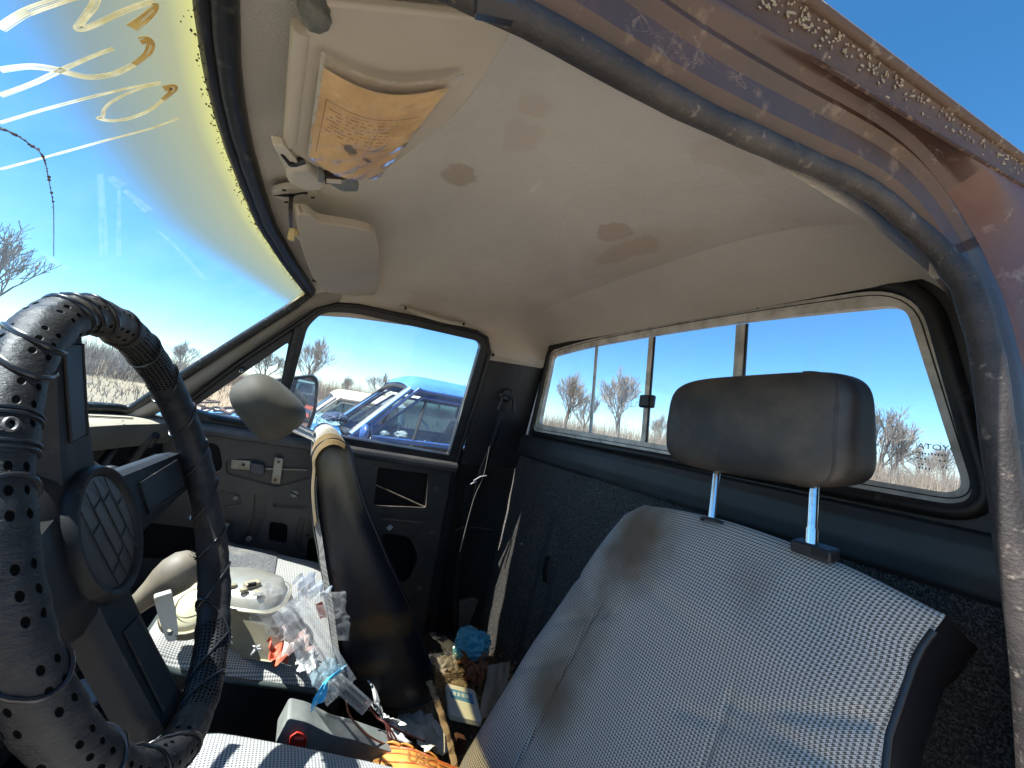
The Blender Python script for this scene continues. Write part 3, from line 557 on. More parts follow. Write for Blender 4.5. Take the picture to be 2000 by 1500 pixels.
MB().grid(lambda u, v: V((.775+.02*sin(pi*v)-(.0 if v < .9 else (v-.9)*.5), lerp(.25, 1.48, u), lerp(.25, 1.0, v))), 8, 16).build('door_skin', PAINTO, door, 60)
for px, py, r in ((460, 973, .006), (443, 1025, .006), (486, 1052, .008), (577, 893, .010), (718, 912, .010), (852, 955, .009), (843, 1040, .009), (820, 1148, .010)):
    c = l3(-.001)(DL(px, py)); pl_ = MB().lathe([(r*.3, .0015), (r*.35, .003), (r, .0015), (r*1.05, 0)], c, (-1, 0, 0), 14).build('panel_plug', M('nylon_plug', (.42, .38, .28), .5, dust=(40, (.2, .17, .12), .5, .8)) if py < 1060 and px < 500 else M('grey_plug', (.13, .12, .11), .5), door)
c = l3(-.002)(DL(576, 964)); pg = MB().lathe([(0, .006), (.011, .005), (.013, 0)], c, (-1, 0, 0), 18).build('slotted_plug', M('nylon_plug', (.42, .38, .28)), door)
MB().box(c+V((-.006, 0, 0)), (.002, .026, .004), Matrix.Rotation(radians(20), 3, 'X')).build('plug_slot', CAVE, pg)
c = l3(-.003)(DL(761, 1030)); MB().box(c, (.006, .018, .018), Matrix.Rotation(radians(35), 3, 'X')).build('square_clip', MATS['white_plastic'], door, bevel=.002)
def onp(px, py, off): p = DL(px, py); return l3(off)(p)
ih = MB().prism([onp(x, y, -.004) for x, y in rpoly([(452, 897), (490, 900), (488, 918), (451, 915)], 2, 2)], (.003, 0, 0)).build('handle_bracket', STEEL, door, bevel=.0008)
MB().box(onp(476, 907, -.005), (.003, .008, .008)).build('bracket_hole', CAVE, ih)
MB().prism([onp(x, y, -.016) for x, y in rpoly([(490, 901), (517, 906), (519, 924), (508, 929), (489, 922)], 4, 3)], (.014, 0, 0)).build('inner_handle', M('blue_black_lever', (.05, .055, .07), .3), door, bevel=.003)
ib = MB().prism([onp(x, y, -.012) for x, y in rpoly([(537, 892), (554, 895), (547, 944), (530, 942)], 2, 2)], (.004, 0, 0)).build('latch_plate', STEEL, door, bevel=.0008)
for q in ((545, 901), (538, 936)): MB().lathe([(.002, .002), (.004, .002), (.0045, 0)], onp(*q, -.013), (-1, 0, 0), 10).build('plate_screw', SCREW, ib)
MB().tube([onp(517, 915, -.002), onp(600, 918, .002)], .003, 6).build('latch_rod', STEEL, door)
MB().tube([onp(700, 932, .004), onp(830, 991, .006)], .0022, 6).build('lock_rod', STEEL, door)

# passenger-side mirror outside
XM = .93
mo = [PX(x, y, XM) for x, y in rpoly([(534, 742), (612, 732), (622, 745), (618, 800), (604, 842), (582, 852), (540, 852), (528, 800)], 9, 4)]
mi = [PX(x, y, XM-.004) for x, y in rpoly([(539, 747), (607, 738), (616, 749), (612, 798), (599, 836), (580, 846), (545, 846), (534, 800)], 8, 4)]
cm = sum(mo, V())/len(mo)
dm = MB(); 
R1 = [dm.b.verts.new(p) for p in mo]; R2 = [dm.b.verts.new(cm+(p-cm)*1.04+V((.03, 0, 0))) for p in mo]; R3 = [dm.b.verts.new(cm+(p-cm)*.6+V((.075, 0, 0))) for p in mo]
for A, B in ((R1, R2), (R2, R3)):
    for i in range(len(A)): dm.b.faces.new((A[i], A[(i+1) % len(A)], B[(i+1) % len(A)], B[i]))
dm.b.faces.new(R1); dm.b.faces.new(R3)
mir = dm.build('door_mirror', GASK, T, 50)
MIRR = M('mirror_glass', (.88, .90, .92), .02, 1)
MB().prism(mi, (.003, 0, 0)).build('mirror_glass', MIRR, mir, 0)
MB().tube([cm+V((.03, 0, -.05)), cm+V((-.02, .05, -.10)), V((.79, 1.05, .95))], .014, 8).build('mirror_arm', GASK, mir, 60)

# ------------------------------------------------------------ dashboard, firewall, floor
DE = [(-.72, 1.16), (-.5, 1.22), (-.1, 1.24), (.1, 1.29), (.38, 1.280), (.50, 1.245), (.60, 1.21), (.67, 1.19)]
def dtop(u, v):
    x = lerp(-.70, .66, u); y0 = pw(x, DE); y1 = 1.47; y = lerp(y0, y1, v)
    z = .998+.012*v-.006*(1-min(1, v*10))+.004*noise.noise(V((x*4, y*4, 0)))
    if x < -.02: z += .05*math.exp(-((x+.34)/.24)**4)*max(0, 1-v*1.6)*min(1, v*8+.0)
    return V((x, y, z))
dash = MB().grid(dtop, 60, 24).build('dashboard', DASHT, T, 60)
def dface(u, v):
    x = lerp(-.70, .66, u); y = pw(x, DE); return V((x, y+.012*v-.004*sin(pi*v), lerp(.991, .932, v)+.0*x))
df_ = MB().grid(dface, 60, 8).build('dash_face', DASHF, dash, 60)
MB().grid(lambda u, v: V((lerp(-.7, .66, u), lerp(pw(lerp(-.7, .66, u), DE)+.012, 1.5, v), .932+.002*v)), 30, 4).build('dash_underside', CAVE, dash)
def hump(u, v):
    x = lerp(.0, .455, u); k = sin(pi*min(1, max(0, v))); e = min(1, (1-u)*9, u*9+.2); return V((x, lerp(1.365, 1.46, v)+.03*(1-e), 1.002+.032*min(1, k*1.8)*sqrt(max(0, e))))
MB().grid(hump, 30, 14).build('defroster_duct', M('black_foam', (.035, .034, .032), .8, dust=(30, (.12, .105, .085), .45, .8)), dash, 50)
MB().tube([V((.44, 1.33, 1.006)), V((.50, 1.29, 1.004)), V((.55, 1.262, 1.002))], .004, 6, flat=.4, up=(0, 0, 1)).build('vent_slit', CAVE, dash)
dp = MB()
for px, py in ((225, 808), (300, 818), (240, 822)): dp.ball(PZ(px, py, 1.001), (.004, .003, .0012), seg=8)
dp.build('dash_chips', M('brown_chip', (.12, .08, .05), .8), dash)
arm = MB().tube(cr([V((.60, 1.235, .925)), V((.60, 1.225, .955)), V((.585, 1.22, .962)), V((.57, 1.23, .95)), V((.565, 1.26, .86)), V((.56, 1.32, .72))], 5), .014, 8, flat=.5).build('glovebox_hinge', GASK, dash, 60)
MB().tube(cr([V((.50, 1.27, .93)), V((.485, 1.275, .90)), V((.47, 1.30, .82)), V((.44, 1.36, .70))], 5), .012, 8, flat=.5).build('dash_bracket', GASK, dash, 60)
MB().tube([V((.635, 1.22, .90)), V((.62, 1.27, .76)), V((.60, 1.33, .62))], .008, 6).build('dash_strut', DASHF, dash, 60)
MB().tube([V((.60, 1.25, .84)), V((.57, 1.29, .80)), V((.54, 1.30, .74)), V((.52, 1.32, .66))], .010, 6).build('cable_duct', GASK, dash, 60)
MB().ball(PX(214, 927, .10), (.012, .016, .016), seg=12).build('dash_knob', HUBM, dash)
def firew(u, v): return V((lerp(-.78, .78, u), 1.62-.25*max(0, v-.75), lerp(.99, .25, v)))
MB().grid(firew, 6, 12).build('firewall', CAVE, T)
def flo(u, v):
    x = lerp(-.76, .76, u); y = lerp(-.02, 1.65, v); z = .28; hmp = math.exp(-((x-.01)/.15)**4)*pw(y, [(.3, 0), (.45, .04), (1.0, .15), (1.5, .25)]); kick = pw(y, [(1.35, 0), (1.6, .25)])
    return V((x, y, z+hmp+kick+.004*noise.noise(V((x*14, y*14, 0)))))
MB().grid(flo, 60, 60).build('cab_floor', FLOORM, T, 60)
MB().grid(lambda u, v: V((-.79+.01*v, lerp(.25, 1.6, u), lerp(.18, .34, v))), 4, 4).build('door_sill', PAINTI, T)
def skinside(sx):
    b = MB(); b.grid(lambda u, v: V((sx*(.80+.02*sin(pi*v)), lerp(-.06, .26, u), lerp(.2, 1.0, v))), 4, 10); return b.build('cab_side', PAINTO, T, 60)
skinside(1)
MB().grid(lambda u, v: V((lerp(-.8, .8, u), -.07, lerp(.2, 1.06, v))), 6, 6).build('cab_back', PAINTO, T)
# hood, fenders, cargo bed: the rest of the truck, seen only from outside
MB().grid(lambda u, v: V((lerp(-.72, .72, u), lerp(1.52, 2.75, v), .985-.09*v-.03*abs(u*2-1)**3)), 12, 12).build('hood', PAINTO, T, 60)
for sx in (-1, 1):
    MB().grid(lambda u, v: V((sx*(.74+.08*sin(pi/2*min(1, v*2))), lerp(1.5, 2.78, u), lerp(.955-.09*u, .30, v))), 12, 10).build('fender', PAINTO, T, 60)
    MB().grid(lambda u, v: V((sx*.80, lerp(-.10, -2.0, u), lerp(.25, .86, v))), 6, 6).build('bed_side', PAINTO, T, solid=.03)
    for yy in (2.15, -1.15):
        wl = MB().lathe([(.0, .08), (.12, .08), (.19, .10), (.20, .12), (.33, .12), (.36, .08), (.36, -.08), (.33, -.11), (.18, -.11)], (sx*.70, yy, .11), (sx, 0, 0), 32).build('wheel', GASK, T)
MB().box((0, -1.05, .34), (1.5, 1.9, .04)).build('cargo_bed', PAINTO, T)
MB().box((0, 2.82, .42), (1.6, .12, .18)).build('bumper', ALU, T, bevel=.03)

# ------------------------------------------------------------ the open driver doorway beside the camera
DWP = [(-.668, 1.28, 1.02), (-.640, 1.10, 1.18), (-.606, .95, 1.325), (-.590, .88, 1.378), (-.586, .80, 1.402), (-.592, .66, 1.417), (-.600, .54, 1.435), (-.612, .43, 1.449), (-.622, .37, 1.447), (-.633, .325, 1.430), (-.645, .302, 1.40), (-.656, .293, 1.36), (-.669, .288, 1.289), (-.677, .285, 1.21), (-.690, .28, 1.09), (-.701, .275, .97), (-.712, .265, .70), (-.715, .26, .38)]
dwp = cr(DWP, 5); DC = V((-.65, .75, 1.0)); nD = len(dwp)
def dframe(i):
    p = dwp[i]; t = (dwp[min(i+1, nD-1)]-dwp[max(i-1, 0)]).normalized(); o = V((-1, 0, 0)); o = (o-t*o.dot(t)).normalized(); n = t.cross(o)
    if n.dot(p-DC) < 0: n = -n
    return p, n, o
def pillw(i): return pw(i/(nD-1), [(.52, 0), (.64, 1)])
PR_ROOF = [(.014, -.004), (.022, .002), (.028, .009), (.045, .013), (.053, .020), (.062, .017), (.068, .024), (.074, .026), (.077, .0245), (.080, .027), (.088, .031), (.094, .035), (.100, .040), (.106, .036), (.112, .020)]
PR_PIL = [(.020, -.006), (.028, -.002), (.034, .000), (.060, .002), (.070, .009), (.078, .012), (.084, .016), (.095, .019), (.098, .019), (.105, .021), (.13, .026), (.16, .030), (.19, .034), (.24, .036), (.34, .036)]
def dfp(i, k):
    p, n, o = dframe(i); w_ = pillw(i); a = lerp(PR_ROOF[k][0], PR_PIL[k][0], w_); b = lerp(PR_ROOF[k][1], PR_PIL[k][1]+.012, w_); return p+n*a+o*b
frm = None
wst = MB().tube([dframe(i)[0]+dframe(i)[1]*lerp(.0100, .0120, pillw(i))+dframe(i)[2]*lerp(-.002, .012, pillw(i)) for i in range(nD)], lambda t: pw(t, [(.5, .0105), (.64, .0125)])+.0012*noise.noise(V((t*40, 7, 0))), 12)
def band(ks, i0=0, i1=None):
    b = MB(); I = list(range(i0, (i1 or nD-1)+1)); sub = 3; K = (len(ks)-1)*sub
    def f(u, v):
        t = v*(len(ks)-1); j = min(int(t), len(ks)-2); fr = t-j; i = I[min(int(u*(len(I)-1)+.5), len(I)-1)]
        return lerp(dfp(i, ks[j]), dfp(i, ks[j+1]), fr)
    return b.grid(f, len(I)-1, K)
frm = band([0, 1, 2]).build('doorway', PAINTI, T, 50)
band([2, 3], 0, int(nD*.585)).build('rail_channel', PAINTI, frm, 50); band([2, 3], int(nD*.575)).build('jamb_face', JAMB, frm, 50)
wst.build('weatherstrip', STRIP, frm, 60)
band([3, 4, 5], 0, int(nD*.585)).build('rail_lip', PAINTI, frm, 50); band([3, 4, 5], int(nD*.575)).build('jamb_lip', JAMB, frm, 50); 
def railx(y, k): yy = min(y, .85); d = max(0, y-.85); return V((k[0]+k[1]*yy-.17*d, y, k[2]-1.12*d))
SM = lambda y: railx(y, (-.733, .187, 1.503)); GT = lambda y: railx(y, (-.727, .15, 1.526))
QP = [(0, SM(.37)), (.10, SM(-.07)), (.36, V((-.785, -.07, 1.08))), (.6, V((-.80, -.07, .85))), (1, V((-.80, -.07, .25)))]
def railend(i):
    p = dwp[i]
    return SM(p.y) if p.y > .37 else pwv(max(0, (1.447-p.z)/(1.447-.38)), QP)
def loft(i0, i1):
    I = list(range(i0, i1+1)); b = MB()
    def f(u, v):
        i = I[min(int(u*(len(I)-1)+.5), len(I)-1)]; A, B = dfp(i, 5), railend(i); C_ = dfp(i, 6); return lerp(A, C_, v*4) if v <= .25 else lerp(C_, B, (v-.25)/.75)+V((-.006, 0, .0))*sin(pi*(v-.25)/.75)
    return b.grid(f, len(I)-1, 12)
ic = int(nD*.53)
loft(0, ic).build('roof_rail', PAINTI, frm, 50); loft(ic, nD-1).build('quarter_panel', PAINTO, frm, 50)
YS = [1.25-1.32*k/60 for k in range(61)]
MB().tube([SM(y) for y in YS], lambda t: .0018+.0008*noise.noise(V((t*90, 1, 0))), 6).build('sealer_seam', M('cracked_sealer', (.045, .022, .016), .8, dust=(120, (.24, .15, .10), .54, .68)), frm)
UG = M('gutter_underside', (.060, .036, .028), .6, var=(14, (.10, .055, .038), .4, .7), dust=(70, (.26, .2, .15), .62, .78), bump=(150, .5, .0015))
def ug(u, v): y = lerp(1.25, -.07, u); a, b = SM(y), GT(y); return lerp(a, b, v)+V((0, 0, .006*sin(pi*v)))
MB().grid(ug, 60, 6).build('rail_underside', UG, frm, 50)
MB().tube([GT(y)+V((0, 0, .003)) for y in YS], .0045, 8).build('rain_gutter', GUTTER, frm, 50)
MB().grid(lambda u, v: GT(lerp(1.25, -.07, u))+V((.002+.035*v, 0, .006+.03*sqrt(v))), 60, 4).build('gutter_top', GUTTER, frm, 50)
ca = MB()
for k in range(230):
    y = .62-.40*random.random()**1.6; p = lerp(SM(y), GT(y), random.betavariate(4, 2))+V((0, 0, .002)); l = random.uniform(.0006, .0016); ca.box(p, (l*.8, l*random.uniform(1, 4), .0012), Matrix.Rotation(random.gauss(0, .3), 3, 'Z'))
ca.build('lichen_flecks', M('pale_lichen', (.36, .31, .24), .9), frm, 0, merge=0)['kind'] = 'stuff'
# cobwebs and egg sacs stuck in the rail
WEB = glassmat('cobweb', (1, 1, 1), .30, (.50, .38, .30), 60, .02)
def web(px, py, z, r, seed, n=46):
    random.seed(seed); c = PZ(px, py, z); b = MB(); R_ = V((0, 1, 0))
    P = [c+V((random.gauss(0, r*.3), random.gauss(0, r), random.gauss(0, r*.35))) for _ in range(n)]
    for k in range(n*2):
        p = random.choice(P); q = min((x for x in random.sample(P, 6) if x is not p), key=lambda x: (x-p).length); b.tube([p, q], .00011, 3, cap=False)
    for k in range(n//4):
        p = random.choice(P); qs = sorted(P, key=lambda x: (x-p).length)[1:4]
        try: b.face([p, qs[0], qs[1]])
        except ValueError: pass
    return b.build('cobweb', WEB, frm, 0, merge=0)
web(1437, 150, 1.437, .008, 3, 60); web(1345, 100, 1.435, .016, 4, 40); web(1705, 225, 1.472, .006, 5, 14); web(1270, 70, 1.433, .012, 6, 20); web(1830, 305, 1.475, .008, 8, 16)
random.seed(11)
pk = MB().box(PL(1820, 500, (1, 0, 0), -.632)+V((.0, -.012, 0)), (.006, .022, .045)).build('coat_hook_cap', TRIMB, hl, bevel=.005)
MB().tube([PZ(930, -6, 1.372), PZ(1002, 10, 1.376)], .009, 8).build('strip_clip', M('black_clip', (.02, .02, .025), .25), frm)

# ------------------------------------------------------------ sun visors, map-light hole, grab handle
VN, VD = (0, .45, 1), 1.835
VISM = M('visor_vinyl', (.45, .40, .335), .72, var=(8, (.40, .35, .29), .4, .75), bump=(420, .3, .0008))
def VS(px, py, o=0): return PL(px, py, VN, VD+o)
vn = V(VN).normalized()
def visor(outl, r, th=.016):
    return MB().prism([VS(*p) for p in rpoly(outl, r, 5)], vn*th)
vA = visor([(598, 62), (612, 4), (1012, 44), (908, 212), (740, 345), (690, 352), (632, 335), (566, 296)], [10, 10, 10, 60, 25, 25, 15, 12], .009).build('sun_visor', VISM, T, bevel=.0035, seg=3)
MB().tube([VS(592, 66)+vn*.005, VS(580, 180)+vn*.005, VS(569, 288)+vn*.005], .0072, 10).build('visor_roll', VISM, vA, 60)
def pch(u, v, off=0):                                         # clear pouch with a form in it: u across, v down
    tl, tr, br, bl = (628, 100), (908, 142), (742, 348), (600, 306); t = [tl[k]+(tr[k]-tl[k])*u for k in (0, 1)]; t[1] += 42*sin(pi*u)*(1-u*.2); t[0] += 0
    b = [bl[k]+(br[k]-bl[k])*u for k in (0, 1)]; b[1] += 22*sin(pi*u)
    x, y = t[0]+(b[0]-t[0])*v, t[1]+(b[1]-t[1])*v
    return VS(x, y, -.005-off-.006*sin(pi*u)*(1-v*.5))
MB().grid(lambda u, v: pch(.03+u*.94, .13+v*.86, .001*sin(u*17)*sin(v*13)), 30, 30, lambda u, v: (u, 1-v)).build('registration_form', FORM, vA, 60)
def pw_(u, v): p = pch(u, v, .004+.0010*(1.15-u)*sin(u*22+v*46+2*noise.noise(V((u*4, v*4, 0))))*v+.0022*abs(noise.noise(V((u*5, v*7, 2))))); return p
MB().grid(pw_, 44, 44).build('clear_pouch', glassmat('pouch_film', (1, .98, .94), .13, (.85, .80, .72), 55, .07), vA, 60)
MB().grid(lambda u, v: pch(u, .0+.035*v, .004), 30, 3).build('pouch_hem', M('grey_hem', (.38, .34, .26), .5, var=(60, (.5, .47, .4), .5, .7)), vA, 60)
MB().grid(lambda u, v: pch(.0+.03*u, v, .0045), 3, 30).build('pouch_seam', M('seam_strip', (.42, .40, .34), .5, var=(50, (.5, .33, .16), .5, .6)), vA, 60)
crb = MB(); rz = random.Random(3)
for k in range(34):
    u0, v0 = (rz.uniform(.03, .25), rz.uniform(.25, .98)) if k < 20 else (rz.uniform(.2, .8), rz.uniform(.2, .95)); L_, A_2 = rz.uniform(.06, .26), rz.gauss(.45, .25); wd = rz.uniform(.003, .010)
    def cs(u, v): t = u-.5; return pch(min(.99, max(.01, u0+L_*t*cos(A_2)+wd*(v-.5)*sin(pi*min(.96, max(.04, u))))), min(.99, max(.02, v0+L_*t*sin(A_2)+.02*sin(u*3)+wd*1.4*(v-.5)*sin(pi*min(.96, max(.04, u))))), .0062)
    crb.grid(cs, 8, 2)
crb.build('crease_glints', glassmat('glint_film', (1, .98, .94), .42, (.90, .84, .74), 60, .10), vA, 0, merge=0)  # whitish strips laid on the pouch as painted glints along its crinkles
for q, wv in (((.43, .73), (.075, .035)), ((.66, .80), (.06, .012))):
    MB().grid(lambda u, v: pch(q[0]+wv[0]*(u-.5)*2*sqrt(max(0, 1-(2*v-1)**2)), q[1]+wv[1]*(v-.5)*2+.02*(u-.5), .0022), 10, 8).build('form_smudge', M('dark_smudge', (.16, .12, .085), .6), vA)
vb = VS(612, 20); MB().tube([vb+V((.0, .0, .02)), vb, VS(618, 36)], .011, 10).build('visor_pivot', M('grey_rubber', (.07, .075, .07), .55, dust=(60, (.16, .16, .14), .5, .7)), vA, 60)
cl = MB().prism([VS(*p, -.004) for p in rpoly([(532, 282), (556, 286), (583, 318), (560, 332)], 5, 3)], vn*.010).build('visor_hook', TRIMB, T, bevel=.003)
MB().prism([VS(*p, -.006) for p in rpoly([(548, 303), (556, 306), (572, 324), (566, 326)], 2, 3)], vn*.002).build('hook_slot', CAVE, cl)
MB().tube([VS(566, 318, -.004), VS(575, 318, -.002), VS(594, 312, .0)], .0045, 8).build('hook_pin', SCREW, cl)
MB().prism([VS(*p, .010) for p in rpoly([(560, 330), (612, 330), (640, 372), (600, 376), (562, 362)], 14, 4)], vn*.02).build('visor_mount', TRIMB, T, bevel=.006)
bx = MB().prism([VS(*p, -.010) for p in rpoly([(640, 358), (690, 352), (702, 360), (700, 375), (668, 375)], 5, 3)], vn*.014).build('garage_clip', M('grey_clip', (.16, .165, .15), .5, var=(60, (.09, .09, .085), .5, .7), bump=(150, .8, .003)), vA, bevel=.002)
MB().prism([VS(*p, -.009) for p in rpoly([(621, 338), (634, 341), (634, 358), (622, 355)], 2, 2)], vn*.014).build('clip_foot', MATS['grey_clip'], bx, bevel=.001)
MB().prism([VS(*p, -.0075) for p in ((634, 342), (680, 350), (676, 358), (636, 360))], vn*.008).build('clip_gap', M('dark_maroon', (.02, .010, .010), .7), bx)
MB().prism([VS(*p, -.0105) for p in ((638, 353), (667, 355), (667, 359), (638, 358))], vn*.004).build('clip_strip', TRIMB, bx)
def HS(px, py, o=0): return PL(px, py, (0, .52, 1), 1.455+.52*1.0-.014+o)
sc = MB().prism([HS(*p) for p in rpoly([(528, 376), (565, 366), (615, 372), (622, 385), (600, 396), (550, 396)], 9, 4)], vn*.010).build('map_light_base', TRIMB, T, bevel=.002)
MB().prism([HS(*p, -.001) for p in [(536, 383), (552, 380), (575, 379), (592, 376), (601, 376), (601, 380), (590, 379), (577, 382), (572, 387), (562, 385), (548, 384)]], vn*.003).build('wire_hole', CAVE, sc)
for q in ((555, 372), (611, 386), (559, 395)): MB().prism([HS(q[0]+a, q[1]+b, -.001) for a, b in ((-4, -1), (4, -1), (4, 1.5), (-3, 2))], vn*.002).build('screw_slot', CAVE, sc)
WIRE = M('dark_wire', (.05, .035, .04), .45); cpos = PL(570, 458, (0, .5, 1), 1.885)
for dx in (-2.5, .5, 3): MB().tube(cr([HS(569+dx, 381, .004), PL(567+dx*.8, 410, (0, .5, 1), 1.892), PL(568+dx*.7, 444, (0, .5, 1), 1.886)], 5), .0013, 6).build('wire', WIRE, sc)
CONN = M('yellowed_nylon', (.55, .44, .22), .5); cnn = MB().box(cpos, (.017, .010, .021), Matrix.Rotation(radians(-8), 3, 'Y')).build('wire_connector', CONN, T, bevel=.002); MB().box(cpos+V((-.003, -.004, .004)), (.006, .009, .010)).build('connector_tab', CONN, cnn, bevel=.001)
hk = MB().tube(cr([PL(580, 458, (0, .5, 1), 1.885), PL(590, 468, (0, .5, 1), 1.887), PL(600, 474, (0, .5, 1), 1.888), PL(609, 470, (0, .5, 1), 1.89)], 5), .005, 8, flat=.7).build('connector_cap', TRIMB, cnn, 60)
MB().tube([PL(593, 469, (0, .5, 1), 1.8855), PL(602, 469, (0, .5, 1), 1.8845), PL(609, 475, (0, .5, 1), 1.884)], .0016, 6).build('cap_slot', CAVE, hk)
vB = visor([(577, 418), (606, 420), (622, 436), (700, 447), (733, 455), (743, 490), (740, 560), (734, 576), (690, 578), (636, 572), (612, 545), (590, 490)], [10, 14, 16, 30, 12, 30, 10, 12, 10, 10, 14, 30], .018).build('sun_visor', VISM, T, bevel=.006, seg=3)
vB['label'] = 'folded plain visor without a pouch'; vA['label'] = 'visor carrying a clear pouch with a yellowed form'
ga, gb_ = PX(790, 603, .585), PX(902, 634, .585)
gpts = cr([ga+V((.0, .012, .004)), ga+V((-.012, 0, 0)), lerp(ga, gb_, .25)+V((-.030, 0, -.010)), lerp(ga, gb_, .5)+V((-.036, 0, -.014)), lerp(ga, gb_, .75)+V((-.030, 0, -.010)), gb_+V((-.012, 0, 0)), gb_+V((0, -.012, .004))], 5)
gh = MB().tube(gpts, lambda t: .0105-.003*sin(pi*t), 10, flat=.6, up=(1, 0, 0)).build('grab_handle', TRIMB, T, 60)
for q in (ga, gb_): MB().lathe([(0, .002), (.005, .002), (.006, 0)], q+V((-.019, 0, -.001)), (-1, 0, -.3), 12).build('handle_screw', SCREW, gh)

# ------------------------------------------------------------ gear lever, steering column
GLM = M('dusty_knob', (.16, .135, .10), .6, var=(20, (.24, .20, .145), .4, .7), bump=(300, .3, .0006))
ka, kb = V((.0, 1.055, .772)), V((.0, 1.000, .832)); kx = (kb-ka).normalized()
gl = MB().lathe([(.010, -.01), (.0145, 0), (.016, .02), (.021, .038), (.0275, .055), (.031, .072), (.029, .088), (.022, .099), (.010, .105), (0, .106)], ka, kx, 24).build('gear_lever', GLM, T, 60)
MB().tube([ka+kx*.0, V((.0, 1.12, .66)), V((.0, 1.20, .45))], .008, 8).build('lever_rod', GASK, gl)
MB().lathe([(.09, 0), (.07, .03), (.03, .09), (.02, .14)], (.0, 1.19, .44), (0, -.35, .93), 20).build('lever_boot', GASK, gl, 60)
kf = V((-.55, -.35, .0)); kc = ka+kx*.094; ks = V((1, 0, 0)); ku = ks.cross(kx).normalized()
pat = MB()
for a, b in (((-2, 2), (-2, -2)), ((0, 2), (0, -2)), ((2, 2), (2, -2)), ((-2, 0), (2, 0))):
    Pp = [kc+(ks*lerp(a[0], b[0], k/6)+ku*lerp(a[1], b[1], k/6))*.0042+kx*.0 for k in range(7)]
    Pp = [p+kx*(.0125-.3*((p-kc).length/.03)**2*.03) for p in Pp]; pat.tube(Pp, .0007, 4)
pat.build('shift_pattern', CAVE, gl)
for t, q in (('1', (-2, 3.1)), ('3', (0, 3.1)), ('5', (2, 3.1)), ('2', (-2, -3.1)), ('4', (0, -3.1)), ('R', (2, -3.1))):
    textmesh(t, .0075, lambda p: kc+ks*(q[0]*.0042+p[0])+ku*(q[1]*.0042+p[1])+kx*(.0122-.3*(((q[0]*.0042)**2+(q[1]*.0042)**2)/.0009)*.03)).build('gear_number', CAVE, gl, 0, merge=0)
WC = V((-.317, .986, 1.005)); WT = .375; E1 = V((1, 0, 0)); E2 = V((0, sin(WT), cos(WT))); EN = V((0, -cos(WT), sin(WT)))
co = MB().lathe([(.02, .05), (.058, .06), (.062, .10), (.060, .42)], WC, -EN, 24).build('steering_column', HUBM, T, 60)
MB().tube([WC-EN*.10+E1*.04, WC-EN*.09+E1*.14+E2*.03, WC-EN*.085+E1*.17+E2*.035], .006, 8).build('column_stalk', HUBM, co)

# ------------------------------------------------------------ steering wheel
SW = thing('steering_wheel', 'four-spoke steering wheel wrapped in worn perforated black leather laced with cord', 'steering wheel', WC)
RR = .192
def rim(u, v, ex=0):
    th = u*2*pi; ph = v*2*pi; r = pw(-cos(th), [(-1, .0172), (0, .0165), (1, .0140)])+ex+.0012*noise.noise(V((cos(th)*9, sin(th)*9, v*0+2)))+.0009*noise.noise(V((cos(th)*22, sin(th)*22, sin(ph)*3)))
    d = E1*cos(th)+E2*sin(th); return WC+d*(RR+r*cos(ph))+EN*r*sin(ph)
rimo = MB().grid(rim, 220, 36, lambda u, v: (u, v), True, True).build('rim', WRAP, SW, 80)
def lace(deg, tilt=0, r=.0017, dbl=False):
    P = [rim((deg+tilt*sin(2*pi*k/28+.6))/360 % 1, k/28, .0006) for k in range(28)]
    MB().tube(P, r, 6, True).build('lacing', LACE, SW, 60)
for d, t in ((62, 3), (44, 6), (26, 5), (9, 6), (-9, 7), (-27, 5), (-44, 8), (-58, -9), (-72, 10), (-86, 8), (78, 2), (92, 5), (101, 4), (107, 4), (124, 7), (131, 8), (160, -3), (184, 6), (208, 5), (226, 7), (244, 8)): lace(d, t, .0019 if 85 < d < 160 else .0015)
for d in (145.8, 146.8, 151.6, 152.6): lace(d, 0, .0011)
def onrim(q, d0, v0): return rim(((d0+q[0]/RR*180/pi) % 360)/360, v0+q[1]/(2*pi*.0148), .0009)
RTM = M('embossed_grey', (.055, .054, .05), .45)
